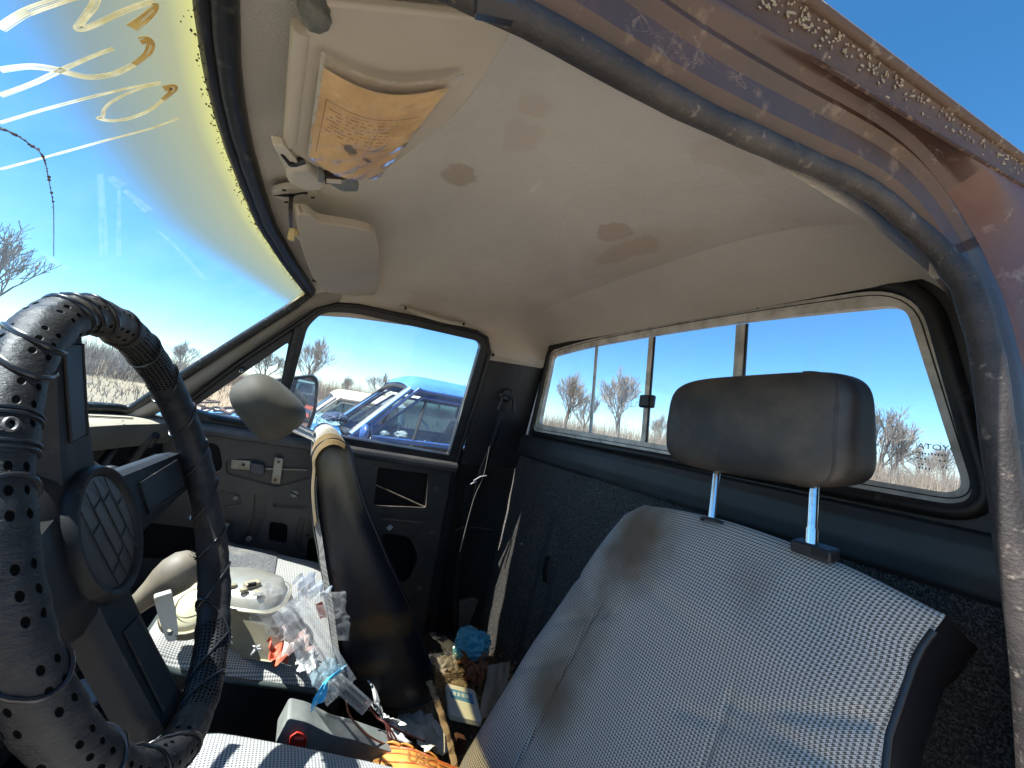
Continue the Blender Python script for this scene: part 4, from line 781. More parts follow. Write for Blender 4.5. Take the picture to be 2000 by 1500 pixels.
# the band of raised lettering: it reads round the section of the rim
textmesh('SPORT', .0105, lambda q: rim(((149.2-q[1]/RR*180/pi) % 360)/360, -.055+q[0]/(2*pi*.0148), .0010), .0002, True).build('embossed_lettering', RTM, SW, 0, merge=0)
MB().tube([rim((149.2+1.1*sin(2*pi*k/16))/360, .115+.024*cos(2*pi*k/16), .001) for k in range(16)], .0010, 5, True).build('embossed_ring', RTM, SW)
def spoke(deg, w0, w1, slot):
    th = radians(deg); d = E1*cos(th)+E2*sin(th); s = -E1*sin(th)+E2*cos(th)
    prof = [(-1.0, -.024), (-.96, -.010), (-.82, -.001), (-.60, 0), (.60, 0), (.82, -.001), (.96, -.010), (1.0, -.024)]
    def f(u, v):
        r = lerp(.040, .182, u); w = lerp(w0, w1, u**.8)/2; h = lerp(-.036, -.012, u**1.2); t = v*(len(prof)-1); i = min(int(t), len(prof)-2); a = lerp(prof[i][0], prof[i+1][0], t-i); b = lerp(prof[i][1], prof[i+1][1], t-i)
        return WC+d*r+s*a*w+EN*(h+b)
    b = MB().grid(f, 14, 28); b.grid(lambda u, v: f(u, 0)*(1-v)+f(u, 1)*v, 14, 2)
    sp_ = b.build('spoke', HUBM, SW, 40)
    if slot:
        def top(r, a, o): u = (r-.040)/.142; w = lerp(w0, w1, u**.8)/2; return WC+d*r+s*a*w+EN*(lerp(-.036, -.012, u**1.2)+o)
        ol = rpoly([(.086, -.50), (.158, -.62), (.158, .62), (.086, .50)], .008, 4)
        pts = [top(p[0], p[1], .0006) for p in rpoly([(.084, -.42), (.156, -.56), (.156, .56), (.084, .42)], [.004]*4, 3)]
        MB().prism([top(a, b_, .0) for a, b_ in ((.088, -.46), (.168, -.60), (.168, .60), (.088, .46))], EN*.0012).build('spoke_inset', HUBD, sp_, bevel=.0006)
        R4 = [top(a, b_, .0012) for a, b_ in ((.088, -.46), (.168, -.60), (.168, .60), (.088, .46))]; MB().tube(R4, .0012, 6, True).build('inset_bead', HUBM, sp_, 60)
    return sp_, d, s
spoke(5, .088, .060, True); spoke(97, .075, .050, True); spoke(184, .088, .060, False); s4, d4, _ = spoke(266, .066, .060, True)
MB().lathe([(.086, -.085), (.086, -.06), (.080, -.046), (.068, -.037), (.055, -.033)], WC, EN, 40).build('hub', HUBM, SW, 40)
MB().lathe([(.060, -.036), (.0605, -.029), (.058, -.025), (.0535, -.0255), (.051, -.030), (.0505, -.034)], WC, EN, 48).build('pad_ring', HUBM, SW, 60)
pad = MB().lathe([(.0512, -.033), (.0505, -.0295), (.04, -.0285), (.03, -.0280), (0, -.0278)], WC, EN, 48).build('horn_pad', M('horn_pad', (.042, .038, .034), .5, var=(25, (.07, .063, .055), .4, .7), bump=(600, .3, .0005)), SW, 60)
hg = MB()
for a in (-.028, -.010, .008, .026):
    L_ = sqrt(.049**2-a*a); A = WC+E1*a*.94+E2*a*.34+EN*-.0273; dd = (E2*.94-E1*.34); hg.tube([A-dd*L_, A+dd*L_], .0006, 4)
for a, b, l in ((-.019, .016, .009), (-.001, .03, .009), (.017, -.016, .009), (-.001, -.025, .009), (.017, .025, .009), (-.019, -.028, .009), (.034, .008, .008)):
    A = WC+(E1*.94+E2*.34)*a+(E2*.94-E1*.34)*b+EN*-.0273; dd = (E1*.94+E2*.34); hg.tube([A-dd*l, A+dd*l], .0006, 4)
hg.build('pad_grooves', HUBD, pad)

# ------------------------------------------------------------ driver seat
DS = thing('driver_seat', 'upright seat in stained grey houndstooth cloth with a black vinyl headrest on two chrome posts', 'seat', (-.38, .5, .32))
BN = V((0, 1, .42)).normalized(); BS = V((0, -.42, 1)).normalized()
BL_ = [(0, V((-.095, .42))), (.13, V((-.090, .50))), (.35, V((-.112, .64))), (.62, V((-.150, .80))), (.88, V((-.190, .955))), (.96, V((-.205, 1.0))), (1, V((-.245, 1.030)))]
BR_ = [(0, V((-.655, .42))), (.35, V((-.650, .64))), (.62, V((-.640, .80))), (.80, V((-.632, .90))), (.92, V((-.640, .98))), (1, V((-.655, 1.024)))]
def bkp(x, z, h=0): return V((x, .25+.42*(1.03-z), z))+BN*h
def bface(u, v):
    l, r = pwv(v, [(t, (p.x, p.y, 0)) for t, p in BL_]), pwv(v, [(t, (p.x, p.y, 0)) for t, p in BR_]); q = u*2-1
    x, z = lerp(l.x, r.x, u), lerp(l.y, r.y, u)+.022*(1-q*q)*v**5
    h = .040*(1-abs(q)**5)**.7*min(1, (1-v)*5.5)**.5
    for c in (-.50, .42):
        h -= .006*math.exp(-((q-c-.10*(v-.4)*(-1 if c < 0 else 1))/.012)**2)*pw(v, [(.0, 1), (.62, 1), (.75, 0)])
    h += .014*math.exp(-((abs(q)-.80)/.16)**2)*pw(v, [(.0, 1), (.6, .8), (.9, 0)])+.003*noise.noise(V((x*9, z*9, 0)))
    h -= .004*math.exp(-((v-.66-.06*abs(q))/.012)**2)*(abs(q) > .42)*1
    for (u0, v0, du, dv, w_, d_) in ((.97, .80, -.20, -.10, .010, .007), (.99, .70, -.16, -.16, .009, .006), (.62, .62, .30, .09, .010, .004), (.10, .58, .22, .12, .010, .005), (.06, .40, .20, .16, .012, .006), (.45, .30, .25, -.08, .012, .004), (.30, .80, .30, -.04, .016, .004)):
        t = max(0, min(1, ((u-u0)*du+(v-v0)*dv)/(du*du+dv*dv))); e = sqrt((u-u0-du*t)**2+(v-v0-dv*t)**2); h -= d_*math.exp(-(e/w_)**2)*(1-t*.6)
    h += .0035*noise.noise(V((x*16, z*7, 9)))
    return bkp(x, z, h)
def bfold(u, v):                                              # the cloth runs on over the top edge
    if v <= 1: return bface(u, v)
    a = (v-1)/.10*1.9; rr = .040*(1-abs(u*2-1)**14); return bface(u, 1)-BN*rr*sin(a)-BS*rr*(1-cos(a))
bk = MB().grid(lambda u, v: bfold(u, v*1.10), 110, 116, lambda u, v: (lerp(pwv(v, [(t, (p.x, p.y, 0)) for t, p in BL_]).x, pwv(v, [(t, (p.x, p.y, 0)) for t, p in BR_]).x, u), v*1.1*.66)).build('backrest', CLOTH, DS, 80)
edge = [bface(0, k/30) for k in range(31)]+[bface(k/20, 1) for k in range(1, 20)]+[bface(1, 1-k/30) for k in range(31)]
for E_ in (edge[:30], edge[-30:]): MB().tube(E_, .0042, 8).build('seat_piping', SEATV, bk, 60)
sh = MB(); ne = len(edge)
cen = V((-.40, .36, .75))
def shell(u, v):
    p = edge[min(int(u*(ne-1)+.5), ne-1)]; c = V((-.42, p.y, p.z-.02)); f_ = 1+.05*sin(pi*min(1, v*1.3))-.10*max(0, v-.6); side = V(((p.x-c.x)*f_+c.x, p.y, p.z))
    return side-BN*(.13*v+.0005)-V((0, 0, (.010 if p.z > 1.0 else 0)*min(1, v*5)+.03*max(0, v-.55)))
sh.grid(lambda u, v: lerp(shell(u, 1), V((-.41, .30, .70)), v), ne-1, 2); sh.grid(shell, ne-1, 8).build('backrest_shell', SEATV, bk, 70)
rd = random.Random(4)
for (px, py, nm, tx) in ((1390, 1017, 0, 1401), (1584, 1078, 1, 1592)):
    b0 = PL(px, py, (0, 1, .42), .6826+.017); top = PY(tx, 915, b0.y-.02); BU = (top-b0).normalized()
    cap = (MB().lathe([(0, .0035), (.013, .0035), (.017, .002), (.018, -.002)], b0, BU, 20) if nm == 0 else MB().box(b0+BU*.004+V((-.004, 0, 0)), (.046, .028, .016), Matrix.Rotation(radians(-8), 3, 'X'))).build('post_guide', BLACKV, DS, bevel=.003 if nm else 0)
    if nm: MB().box(b0+BU*.005+V((-.016, .011, -.001)), (.018, .010, .008)).build('release_slot', CAVE, cap)
    po = MB().tube([b0+BU*.003, b0+BU*.014, top+BU*.02], .0062, 14).build('headrest_post', CHROME, DS, 60)
    if nm: MB().tube([b0+BU*.008, b0+BU*.030], .0076, 14).build('post_sleeve', CHROME, po, 60)
def pillow(cx, cy, cz, sx, sy, sz, e=.45, rot=None, shear=0):
    def f(u, v):
        a = (u-.5)*2*pi; b = (v-.5)*pi; pwr = lambda c, k: math.copysign(abs(c)**k, c)
        x = pwr(cos(b), e)*pwr(cos(a), e); y = pwr(cos(b), e)*pwr(sin(a), e*1.25); z = pwr(sin(b), e*1.1)
        p = V((x*sx, y*sy*(1-.12*z), z*sz)); p.x += shear*p.z
        return V((cx, cy, cz))+(rot @ p if rot is not None else p)
    return f
HRV = M('headrest_vinyl', (.020, .019, .019), .5, var=(9, (.078, .062, .048), .44, .72), bump=(330, .35, .0007), dust=(120, (.10, .09, .08), .7, .85))
hr_rot = Matrix.Rotation(radians(-6), 3, 'X') @ Matrix.Rotation(radians(2), 3, 'Y')
HC = V((-.424, .225, 1.209))
hf = pillow(*HC, .148, .052, .083, .34, hr_rot)
def hrf(u, v):
    p = hf(u, v); q = hr_rot.transposed() @ (p-HC); k = max(0, q.x)/.148; q.z *= 1-.10*k**3; q.y += .012*max(0, q.z)/.083*(q.y > 0)*-1
    return HC+hr_rot @ q
hr = MB().grid(hrf, 96, 48, None, True).build('headrest', HRV, DS, 80)
sm = [HC+hr_rot @ V((-.142+.003*0, .052*.55*0+.030, 0))+V((0, 0, 0))]
def seamp(t): a = (t-.5)*pi*.94; return HC+hr_rot @ V((-.1405*abs(cos(a))**.22, .018, .0845*math.copysign(abs(sin(a))**.42, sin(a))))
MB().tube([hrf(.5+.5*(.74), v/40) for v in range(3, 38)], .0016, 6).build('headrest_seam', HRV, hr, 60)
def cushion(x0, x1, y0, y1, zt, th, crown, tilt=0):
    def f(u, v):
        q, s = u*2-1, v*2-1; k = (1-abs(q)**6)**.4*(1-abs(s)**7)**.4; x, y = lerp(x0, x1, u), lerp(y0, y1, v)
        return V((x+.010*0, y, zt-th*.35+(th*.35+crown*(1-q*q*.8)*(1-s*s*.5))*k+tilt*(v-.5)+.003*noise.noise(V((x*8, y*8, 3)))))
    return f
def makecush(f, root, mat, bot, name='cushion', us=None):
    c = MB().grid(f, 50, 50, lambda u, v: (f(u, v).x, f(u, v).y)).build(name, mat, root, 80)
    ed = [f(k/24, 0) for k in range(24)]+[f(1, k/24) for k in range(24)]+[f(1-k/24, 1) for k in range(24)]+[f(0, 1-k/24) for k in range(24)]
    MB().tube(ed, .005, 8, True).build('cushion_piping', M('green_piping', (.05, .06, .055), .5), c, 60)
    n = len(ed); MB().grid(lambda u, v: V((ed[int(u*n+.5) % n].x*1, ed[int(u*n+.5) % n].y, lerp(ed[int(u*n+.5) % n].z, bot, v)))+V((0, 0, 0)), n, 6, None, True).build('cushion_side', SEATV, c, 60)
    return c
dcf = cushion(-.66, -.140, .50, .975, .651, .06, .016, .090)
def dcf2(u, v):
    p = dcf(u, v); p.x -= .14*max(0, (p.x+.66)/.52)*max(0, (.90-p.y)/.40)**1.15; return p
makecush(dcf2, DS, CLOTHC, .36)

# ------------------------------------------------------------ passenger seat with its back folded forward
PS = thing('passenger_seat', 'seat with its back folded forward showing a black vinyl side and a dusty tilted headrest', 'seat', (.33, .7, .32))
prof = [(.838, .985), (.843, 1.010), (.834, 1.036), (.812, 1.050), (.786, 1.042), (.768, 1.022), (.740, .955), (.712, .90), (.678, .845), (.647, .793), (.606, .73), (.564, .663), (.522, .585), (.487, .516), (.478, .478), (.490, .455), (.547, .443), (.612, .462), (.656, .492), (.690, .540), (.714, .583), (.735, .64), (.757, .712), (.785, .79), (.813, .87), (.832, .94)]
pr3 = cr([V((y, z, 0)) for y, z in prof], 3, True); npf = len(pr3); pcx = V((.66, .75, 0))
X0, X1 = .100, .60
def pside(u, v):
    p = pr3[int(u*npf+.5) % npf]; k = v; c = lerp(V((.80, .98, 0)), V((.58, .55, 0)), pw(p.y, [(.45, 1), (1.04, 0)])); q = lerp(c, p, sin(k*pi/2)**.9); return V((X0+.030-.032*cos(k*pi/2)**.8, q.x, q.y))
fm, nt, b = newmat('folded_seat_vinyl'); c = (.010, .010, .013)  # tan at the top is dust; the brown patches are painted reflections
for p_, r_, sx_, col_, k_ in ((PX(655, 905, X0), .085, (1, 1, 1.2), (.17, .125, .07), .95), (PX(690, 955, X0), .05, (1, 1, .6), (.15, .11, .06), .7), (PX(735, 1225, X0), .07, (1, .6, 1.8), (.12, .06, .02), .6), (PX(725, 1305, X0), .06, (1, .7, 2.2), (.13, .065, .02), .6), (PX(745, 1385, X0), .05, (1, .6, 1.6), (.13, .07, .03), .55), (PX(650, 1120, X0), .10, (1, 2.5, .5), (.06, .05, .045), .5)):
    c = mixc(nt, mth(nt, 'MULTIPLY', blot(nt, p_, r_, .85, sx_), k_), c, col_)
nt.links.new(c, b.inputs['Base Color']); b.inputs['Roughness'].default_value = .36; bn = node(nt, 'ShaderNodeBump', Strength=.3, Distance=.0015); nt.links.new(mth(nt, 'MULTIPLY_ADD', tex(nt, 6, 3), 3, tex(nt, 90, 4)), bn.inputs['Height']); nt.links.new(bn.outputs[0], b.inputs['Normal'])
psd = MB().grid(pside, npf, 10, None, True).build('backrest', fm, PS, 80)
MB().grid(lambda u, v: V((lerp(X0+.030, X1, v), pr3[int(u*npf+.5) % npf].x, pr3[int(u*npf+.5) % npf].y+.004*sin(pi*v))), npf, 8, lambda u, v: (v*.5, u*1.3), True).build('backrest_cloth', CLOTHC, psd, 70)
MB().prism([V((X1+.001, p.x, p.y)) for p in pr3], (.004, 0, 0)).build('far_side', SEATV, psd, 60)
MB().tube([V((X0+.024, p.x, p.y)) for p in pr3], .0048, 8, True).build('seat_piping', SEATV, psd, 60)
LAP = M('tan_dusty_webbing', (.30, .22, .12), .85, var=(14, (.20, .145, .08), .4, .7), bump=(260, .8, .0012))
def cap_(u, v):                                               # the dusty tan band of cloth over the crown of the folded back
    t = lerp(-.075, .155, u); i = (npf*0+int(round(t*npf))) % npf; p = pr3[i]; x = lerp(X0-.004, .235, v); c = V((.80, .98)); d = V((p.x, p.y))-c; d = d*(1+.045)+c; k = 1-(1-min(1, v*5))**2
    dd = c+(d-c)*(.86+.14*k); return V((x+.004*(1-k), dd.x, dd.y))
MB().grid(cap_, 24, 14, lambda u, v: (u*.3, v*.1)).build('crown_band', LAP, psd, 60)
def strap(u, v):
    i = int(round(lerp(-.33*npf, -.01*npf, u))) % npf; p = pr3[i]; c = V((.80, .98)) if p.y > .8 else V((.70, p.y+.03)); d = (V((p.x, p.y))-c); f_ = lerp(1.02, .80, v); q = c+d*f_ if p.y > .8 else V((p.x-.012*v+.003, p.y-.002*v))
    return V((X0+.022-.020*v-.002, q.x, q.y))
MB().grid(strap, 40, 3, lambda u, v: (v*.03, u*.6)).build('edge_strap', fabric_mat('edge_cloth', .006, (.50, .46, .40), (.14, .13, .12)), psd, 60)
hvec = V((0, .105, .060)); hb = V((0, .886, 1.055))
phc = PX(521, 795, .30); phc.x = .37; ph_rot = Matrix.Rotation(radians(-49), 3, 'X')
DHV = M('dusty_headrest', (.050, .043, .031), .75, var=(7, (.085, .073, .052), .4, .7), dust=(60, (.12, .105, .08), .6, .85), bump=(300, .3, .0007))
phf = pillow(phc.x, phc.y, phc.z, .15, .060, .086, .62, ph_rot)
phr = MB().grid(phf, 72, 36, None, True).build('headrest', DHV, PS, 80)
MB().tube([phf(.5, v/30)+V((-.0002, 0, 0)) for v in range(3, 28)], .0013, 5).build('headrest_seam', DHV, phr, 60)
for x in (.29, .44): MB().tube([V((x, phc.y-.035, phc.z-.035)), V((x, .845, 1.030)), V((x, .80, .985))], .0062, 10).build('headrest_post', CHROME, PS, 60)
pcf = cushion(.045, .62, .715, 1.05, .640, .055, .020, .080)
def pcf2(u, v):
    p = pcf(u, v); p.x -= .03*(1-v)*(1-u); p.z += .012*math.exp(-((v-.93)/.08)**2); return p
pcm = fabric_mat('passenger_cloth', .0042, (.58, .55, .50), (.13, .125, .12))
makecush(pcf2, PS, pcm, .38)
MB().grid(lambda u, v: pcf2(lerp(.45, 1.0, u), lerp(.45, .99, v))+V((0, 0, .0035)), 20, 20).build('cushion_panel', M('perforated_grey_vinyl', (.10, .10, .105), .6, var=(260, (.22, .21, .2), .5, .6), dust=(12, (.25, .22, .18), .5, .8)), PS, 70)

# ------------------------------------------------------------ litter in the cab
def crumple(name, mat, c, size, seed, sub=4, rough=.5, flat=1, parent=None, freq=3.2):
    b = MB(); bmesh.ops.create_icosphere(b.b, subdivisions=sub, radius=1); o_ = V((seed*3.1, seed*1.7, seed*.9))
    for v in b.b.verts:
        d = v.co.normalized(); k = 1+.30*noise.noise(d*1.4+o_)+rough*.42*(.35-abs(noise.noise(d*freq+o_)))*2+rough*.26*(.3-abs(noise.noise(d*freq*2.3+o_)))*2
        v.co = V((d.x*size[0], d.y*size[1], d.z*size[2]*flat))*k+V(c)
    return b.build(name, mat, parent, 28)
def sheet(name, mat, c, ax, ay, seed, amp=.01, n=24, parent=None, freq=3, rag=.12, uvw=None):
    o_ = V((seed*2.3, seed*1.1, 5)); ax, ay = V(ax), V(ay); nz = ax.cross(ay).normalized()
    def f(u, v):
        p, q = u-.5, v-.5; e = 1+rag*noise.noise(V((p*6, q*6, seed))); return V(c)+ax*p*e+ay*q*e+nz*amp*(noise.noise(V((u*freq, v*freq, 0))+o_)*1.5+.6*abs(noise.noise(V((u*freq*2.5, v*freq*2.5, 3))+o_)))
    return MB().grid(f, n, n, lambda u, v: (u, v)).build(name, mat, parent, 75)
BAGB = M('blue_plastic_bag', (.10, .50, .72), .35, var=(25, (.22, .62, .80), .4, .7)); BAGB.node_tree.nodes['Principled BSDF'].inputs['Transmission Weight'].default_value = 0
PAPW = M('white_scrap', (.66, .64, .60), .8, var=(18, (.52, .48, .40), .45, .7)); LEAF = M('dry_leaf', (.20, .075, .032), .7, var=(24, (.32, .16, .07), .45, .7))
TANP = M('pink_scrap', (.58, .36, .30), .8, var=(30, (.72, .60, .52), .45, .65)); REDP = M('red_scrap', (.62, .11, .05), .6, var=(40, (.75, .3, .18), .5, .7))
tag(crumple('crumpled_bag', BAGB, PZ(918, 1284, .36)+V((0, 0, .035)), (.062, .050, .045), 2, 5, .55), 'crumpled bright blue plastic bag behind the folded seat', 'plastic bag')
lf = MB()
for k in range(26):
    c = PZ(925, 1322, .37)+V((random.gauss(0, .022), random.gauss(0, .020), .012+random.random()*.03)); a = V((random.gauss(0, 1), random.gauss(0, 1), random.gauss(0, .7))).normalized(); b = a.cross(V((random.gauss(0, 1), random.gauss(0, 1), 1))).normalized(); l, wd = random.uniform(.016, .034), random.uniform(.008, .016)
    lf.grid(lambda u, v: c+a*(u-.5)*l*2+b*(v-.5)*wd*2*sin(pi*min(.97, max(.03, u)))*(1+.3*sin(u*40))+a.cross(b)*.012*((u-.5)**2*4+abs(v-.5)), 6, 4)
tag(lf.build('leaf_clump', LEAF, None, 0), 'curled russet dry leaves heaped below the blue bag', 'dry leaves')
tag(crumple('bread_crust', M('tan_foam', (.62, .45, .22), .9), PZ(943, 1293, .36)+V((0, 0, .03)), (.018, .014, .012), 5, 3, .4), 'small tan crumb of foam beside the blue bag', 'foam scrap')
tag(sheet('clear_wrapper', CLEARP, PZ(865, 1285, .36)+V((0, 0, .04)), (.09, .03, .02), (-.02, .07, .03), 3, .016, 36, freq=2.4, rag=.05), 'crinkled clear wrapper lying left of the blue bag', 'wrapper')
tag(sheet('pale_wrapper', glassmat('milky_film', (.95, .94, .9), .5, (.85, .8, .72), 30, .3), PZ(862, 1318, .36)+V((0, 0, .03)), (.05, .02, .0), (-.02, .09, .01), 8, .03, 26), 'milky torn film between the folded seat and the leaves', 'wrapper')
# cream packet with a blue label
pkc = PZ(893, 1368, .40); px_ = (PZ(930, 1358, .40)-PZ(872, 1345, .40)); py_ = (PZ(880, 1408, .40)-PZ(872, 1345, .40))
CRM = M('cream_card', (.66, .65, .58), .6)
o0 = PZ(868, 1343, .40); pkt = thing('packet', 'flat cream packet with a blue printed label among the litter', 'packet', o0)
QQ = lambda a, b, o=0: o0+px_*a+py_*b+V((0, 0, .012+o))
MB().prism([QQ(*p) for p in rpoly([(0, 0), (1, 0), (1.02, 1), (0, 1)], .12, 4)], (0, 0, -.012)).build('card', CRM, pkt, bevel=.001)
MB().prism([QQ(*p) for p in ((.14, .16), (.86, .20), (.86, .52), (.14, .46))], (0, 0, .0012)).build('label_panel', M('label_blue', (.10, .27, .48), .5), pkt)
lm = MB()
for k in range(4): lm.prism([QQ(.22+.14*k, .26, .002), QQ(.32+.14*k, .27, .002), QQ(.30+.14*k, .40, .002), QQ(.20+.14*k, .39, .002)], (0, 0, .0006))
lm.build('label_marks', M('label_pale', (.5, .6, .7), .5), pkt)
tag(sheet('paper_scrap', PAPW, PZ(835, 1430, .40), (.12, .03, 0), (-.02, .09, .04), 4, .015, 22), 'grey white paper sheet lying under the seat edge', 'paper')
tag(sheet('torn_foam', PAPW, PX(775, 1425, -.02)+V((.05, 0, -.03)), (.09, .05, .02), (0, .05, .07), 9, .02, 26, rag=.5), 'ragged white piece of torn foam above the orange carton', 'foam')
WBM = M('ribbed_webbing', (.30, .21, .12), .8, var=(60, (.10, .06, .035), .5, .6), bump=(140, .8, .002))
wp = cr([PX(838, 1330, .06), PX(852, 1365, .05), PX(866, 1410, .02), PX(880, 1460, -.02), PX(889, 1500, -.06)], 6)
bw = MB(); bw.grid(lambda u, v: wp[min(int(v*(len(wp)-1)+.5), len(wp)-1)]+V((.0, -.5, .1))*.026*(u-.5)+V((0, 0, .002*sin(v*110))), 4, len(wp)-1); tag(bw.build('belt_strap', WBM, None, 60, solid=.003), 'ribbed tan webbing strap hanging past the folded seat', 'strap')
# orange carton
OC = thing('orange_carton', 'crushed orange cardboard carton with faded block lettering between the seats', 'carton', PZ(800, 1480, .55))
A_, B_, C_, D_ = PZ(735, 1453, .55), PZ(900, 1478, .55), PZ(918, 1520, .55), PZ(722, 1520, .55)
ORC = M('orange_card', (.72, .29, .055), .65, var=(20, (.80, .42, .12), .4, .7), dust=(60, (.40, .14, .03), .6, .8)); ORD = M('orange_edge', (.52, .12, .03), .7, var=(40, (.7, .35, .2), .5, .7))
def octop(u, v):
    p = lerp(lerp(A_, B_, u), lerp(D_, C_, u), v); return p+V((0, 0, .006*sin(u*5)*(1-v)-.012*u*u+.003*noise.noise(V((u*5, v*4, 1)))))
ot = MB().grid(octop, 24, 14).build('carton_top', ORC, OC, 60)
MB().grid(lambda u, v: octop(u, 0)+V((.006*v, .006*v, -.05*v)), 24, 3).build('carton_back', ORD, OC, 60)
MB().grid(lambda u, v: octop(0, u)+V((-.0, .008*v, -.06*v)), 8, 3).build('carton_end', ORC, OC, 60)
for vv, wd in ((.10, .012), (.30, .006), (.52, .005)): MB().tube([octop(u, vv+.02*sin(u*9))+V((0, 0, .0005)) for u in [k/20 for k in range(1, 20)]], .0011 if vv > .2 else .002, 5).build('carton_crease', ORD, ot)
for u0 in (.12, .28, .58): MB().grid(lambda u, v: octop(u0+.16*u, .01+.05*v)+V((0, 0, .0015+.006*v*(1-v)+.003*sin(u*3+v))), 8, 3).build('torn_flap', ORC, OC, 60, solid=.001)
ex_ = (octop(.6, .5)-octop(.4, .5)).normalized(); ey_ = (octop(.5, .38)-octop(.5, .62)).normalized()
textmesh('USC', .021, lambda q: octop(.53, .36)+ex_*q[0]*1.35+ey_*q[1]+V((0, 0, .0014)), .0006).build('carton_lettering', M('faded_ink', (.36, .16, .035), .7), ot, 0, merge=0)
st_ = MB()
for k in (0, .14): st_.prism([octop(.73, .28+k)+V((0, 0, .0012)), octop(.90, .30+k)+V((0, 0, .0012)), octop(.90, .35+k)+V((0, 0, .0012)), octop(.73, .33+k)+V((0, 0, .0012))], (0, 0, .0006))
st_.build('carton_stripes', MATS['faded_ink'], ot)
# seat-belt buckle
SBK = thing('belt_buckle', 'dusty grey seat belt buckle with a red release button beside the driver cushion', 'buckle', PX(640, 1450, -.10))
BKM = M('dusty_buckle', (.15, .155, .145), .6, var=(14, (.28, .27, .24), .4, .7), bump=(120, .4, .001))
bp_ = [PX(*p, -.105) for p in rpoly([(563, 1402), (600, 1410), (650, 1436), (690, 1444), (770, 1470), (770, 1500), (535, 1500), (538, 1450)], [8, 10, 14, 10, 8, 3, 3, 6], 4)]
MB().prism(bp_, (.045, 0, 0)).build('buckle_shell', BKM, SBK, bevel=.006, seg=3)
rb_ = MB().prism([PX(*p, -.1095) for p in rpoly([(566, 1440), (580, 1430), (592, 1434), (600, 1446), (598, 1460), (564, 1456)], 4, 3)], (.01, 0, 0)).build('release_button', M('red_button', (.52, .035, .022), .4), SBK, bevel=.0015)
bc = PX(584, 1443, -.1105); textmesh('PRESS', .0052, lambda q: bc+V((0, -q[0]*1.0, q[1]-q[0]*.25)), .0001).build('button_lettering', M('faded_pink', (.8, .4, .36), .5), SBK, 0, merge=0)
WCM = M('copper_wire', (.32, .11, .06), .45)
wr = MB(); wr.tube(cr([PX(676, 1368, -.12), PX(682, 1395, -.12), PX(705, 1425, -.12), PX(735, 1446, -.10), PX(770, 1460, -.08)], 6), .0014, 6)
tag(wr.build('copper_wire', WCM, None, 60), 'single copper brown wire looping down from the tray', 'wire')
wr = MB()
for d in (0, 6, 12): wr.tube(cr([PX(715, 1372, -.06), PX(735, 1400, -.06), PX(752, 1412, -.07), PX(757+d, 1435, -.08), PX(764+d*1.6, 1462, -.09)], 6), .0016, 6)
wr.tube(cr([PX(752, 1412, -.07), PX(790, 1432, -.05), PX(830, 1448, -.03)], 6), .0016, 6)
tag(wr.build('wire_bundle', M('maroon_wire', (.10, .025, .02), .45), None, 60), 'bundle of dark maroon wires in front of the torn foam', 'wires')
tag(MB().tube(cr([PX(867, 1432, .0), PX(868, 1450, -.02), PX(868, 1470, -.05)], 3), .0012, 5).build('plastic_tie', M('pale_tie', (.62, .58, .45), .5)), 'thin pale plastic tie standing behind the orange carton', 'plastic tie')
tag(MB().prism([PX(*p, .02) for p in rpoly([(893, 1440), (912, 1446), (908, 1475), (886, 1472)], 3, 2)], (.015, .0, 0)).build('rusty_plate', M('rust_brown', (.16, .06, .03), .8, var=(30, (.08, .03, .02), .4, .7))), 'small rusty brown plate against the seat edge', 'metal plate')
# lamp housing on the passenger cushion
LH = thing('lamp_housing', 'large dusty metal lamp housing with a round pale lens lying on the folded seat cushion', 'lamp housing', PZ(470, 1230, .66))
TINM = M('dusty_tin', (.30, .255, .17), .6, .25, var=(10, (.40, .35, .25), .4, .7), dust=(40, (.18, .14, .09), .55, .8)); TINL = M('bright_tin', (.55, .53, .47), .35, .6, var=(12, (.45, .40, .32), .4, .7))
lo_ = [PZ(*p, .645) for p in rpoly([(352, 1242), (400, 1262), (480, 1284), (540, 1292), (572, 1272), (590, 1195), (480, 1140), (372, 1142)], [20, 20, 30, 20, 20, 30, 40, 30], 5)]
up_ = [PZ(*p, .722) for p in rpoly([(350, 1172), (400, 1184), (470, 1196), (530, 1202), (562, 1188), (582, 1140), (500, 1112), (385, 1112)], [16, 20, 20, 20, 16, 20, 30, 20], 5)]
k_ = len(lo_); cl_, cu_ = sum(lo_, V())/k_, sum(up_, V())/k_
def house(u, v):
    i = int(u*k_+.5) % k_; tabs = [(0, 1.04, 0), (.06, 1.05, 0), (.09, 1.0, 0), (.30, .985, .25), (.85, .90, .92), (.90, .94, .95), (.97, .94, 1.0), (1, .90, 1.02)]
    z = pw(v, [(t[0], t[2]) for t in tabs]); s = pw(v, [(t[0], t[1]) for t in tabs]); p = lerp(lo_[i], up_[i], z); c = lerp(cl_, cu_, z); return c+(p-c)*s
MB().grid(house, k_, 30, None, True).build('housing_body', TINM, LH, 50)
MB().grid(lambda u, v: cu_+(up_[int(u*k_+.5) % k_]-cu_)*.89*(1-v)+V((0, 0, .002+.028*sqrt(v*(2-v)) if v > .12 else .001)), k_, 12, None, True).build('housing_lid', TINL, LH, 50)
lc = PX(381, 1182, .055); la = (CAM-lc).normalized()+V((-.1, .35, .75)); la.normalize()
ln = MB().lathe([(0, .014), (.02, .013), (.034, .007), (.040, .002), (.041, -.004)], lc, la, 32).build('lens', M('pale_lens', (.66, .60, .40), .25, var=(20, (.5, .44, .28), .45, .7)), LH, 60)
MB().lathe([(.041, -.006), (.043, .004), (.047, .004), (.050, -.004), (.048, -.02)], lc, la, 32).build('lens_ring', TINM, LH, 60)
MB().lathe([(.025, .0155), (.027, .0135)], lc, la, 28).build('lens_ridge', MATS['pale_lens'], ln, 60)
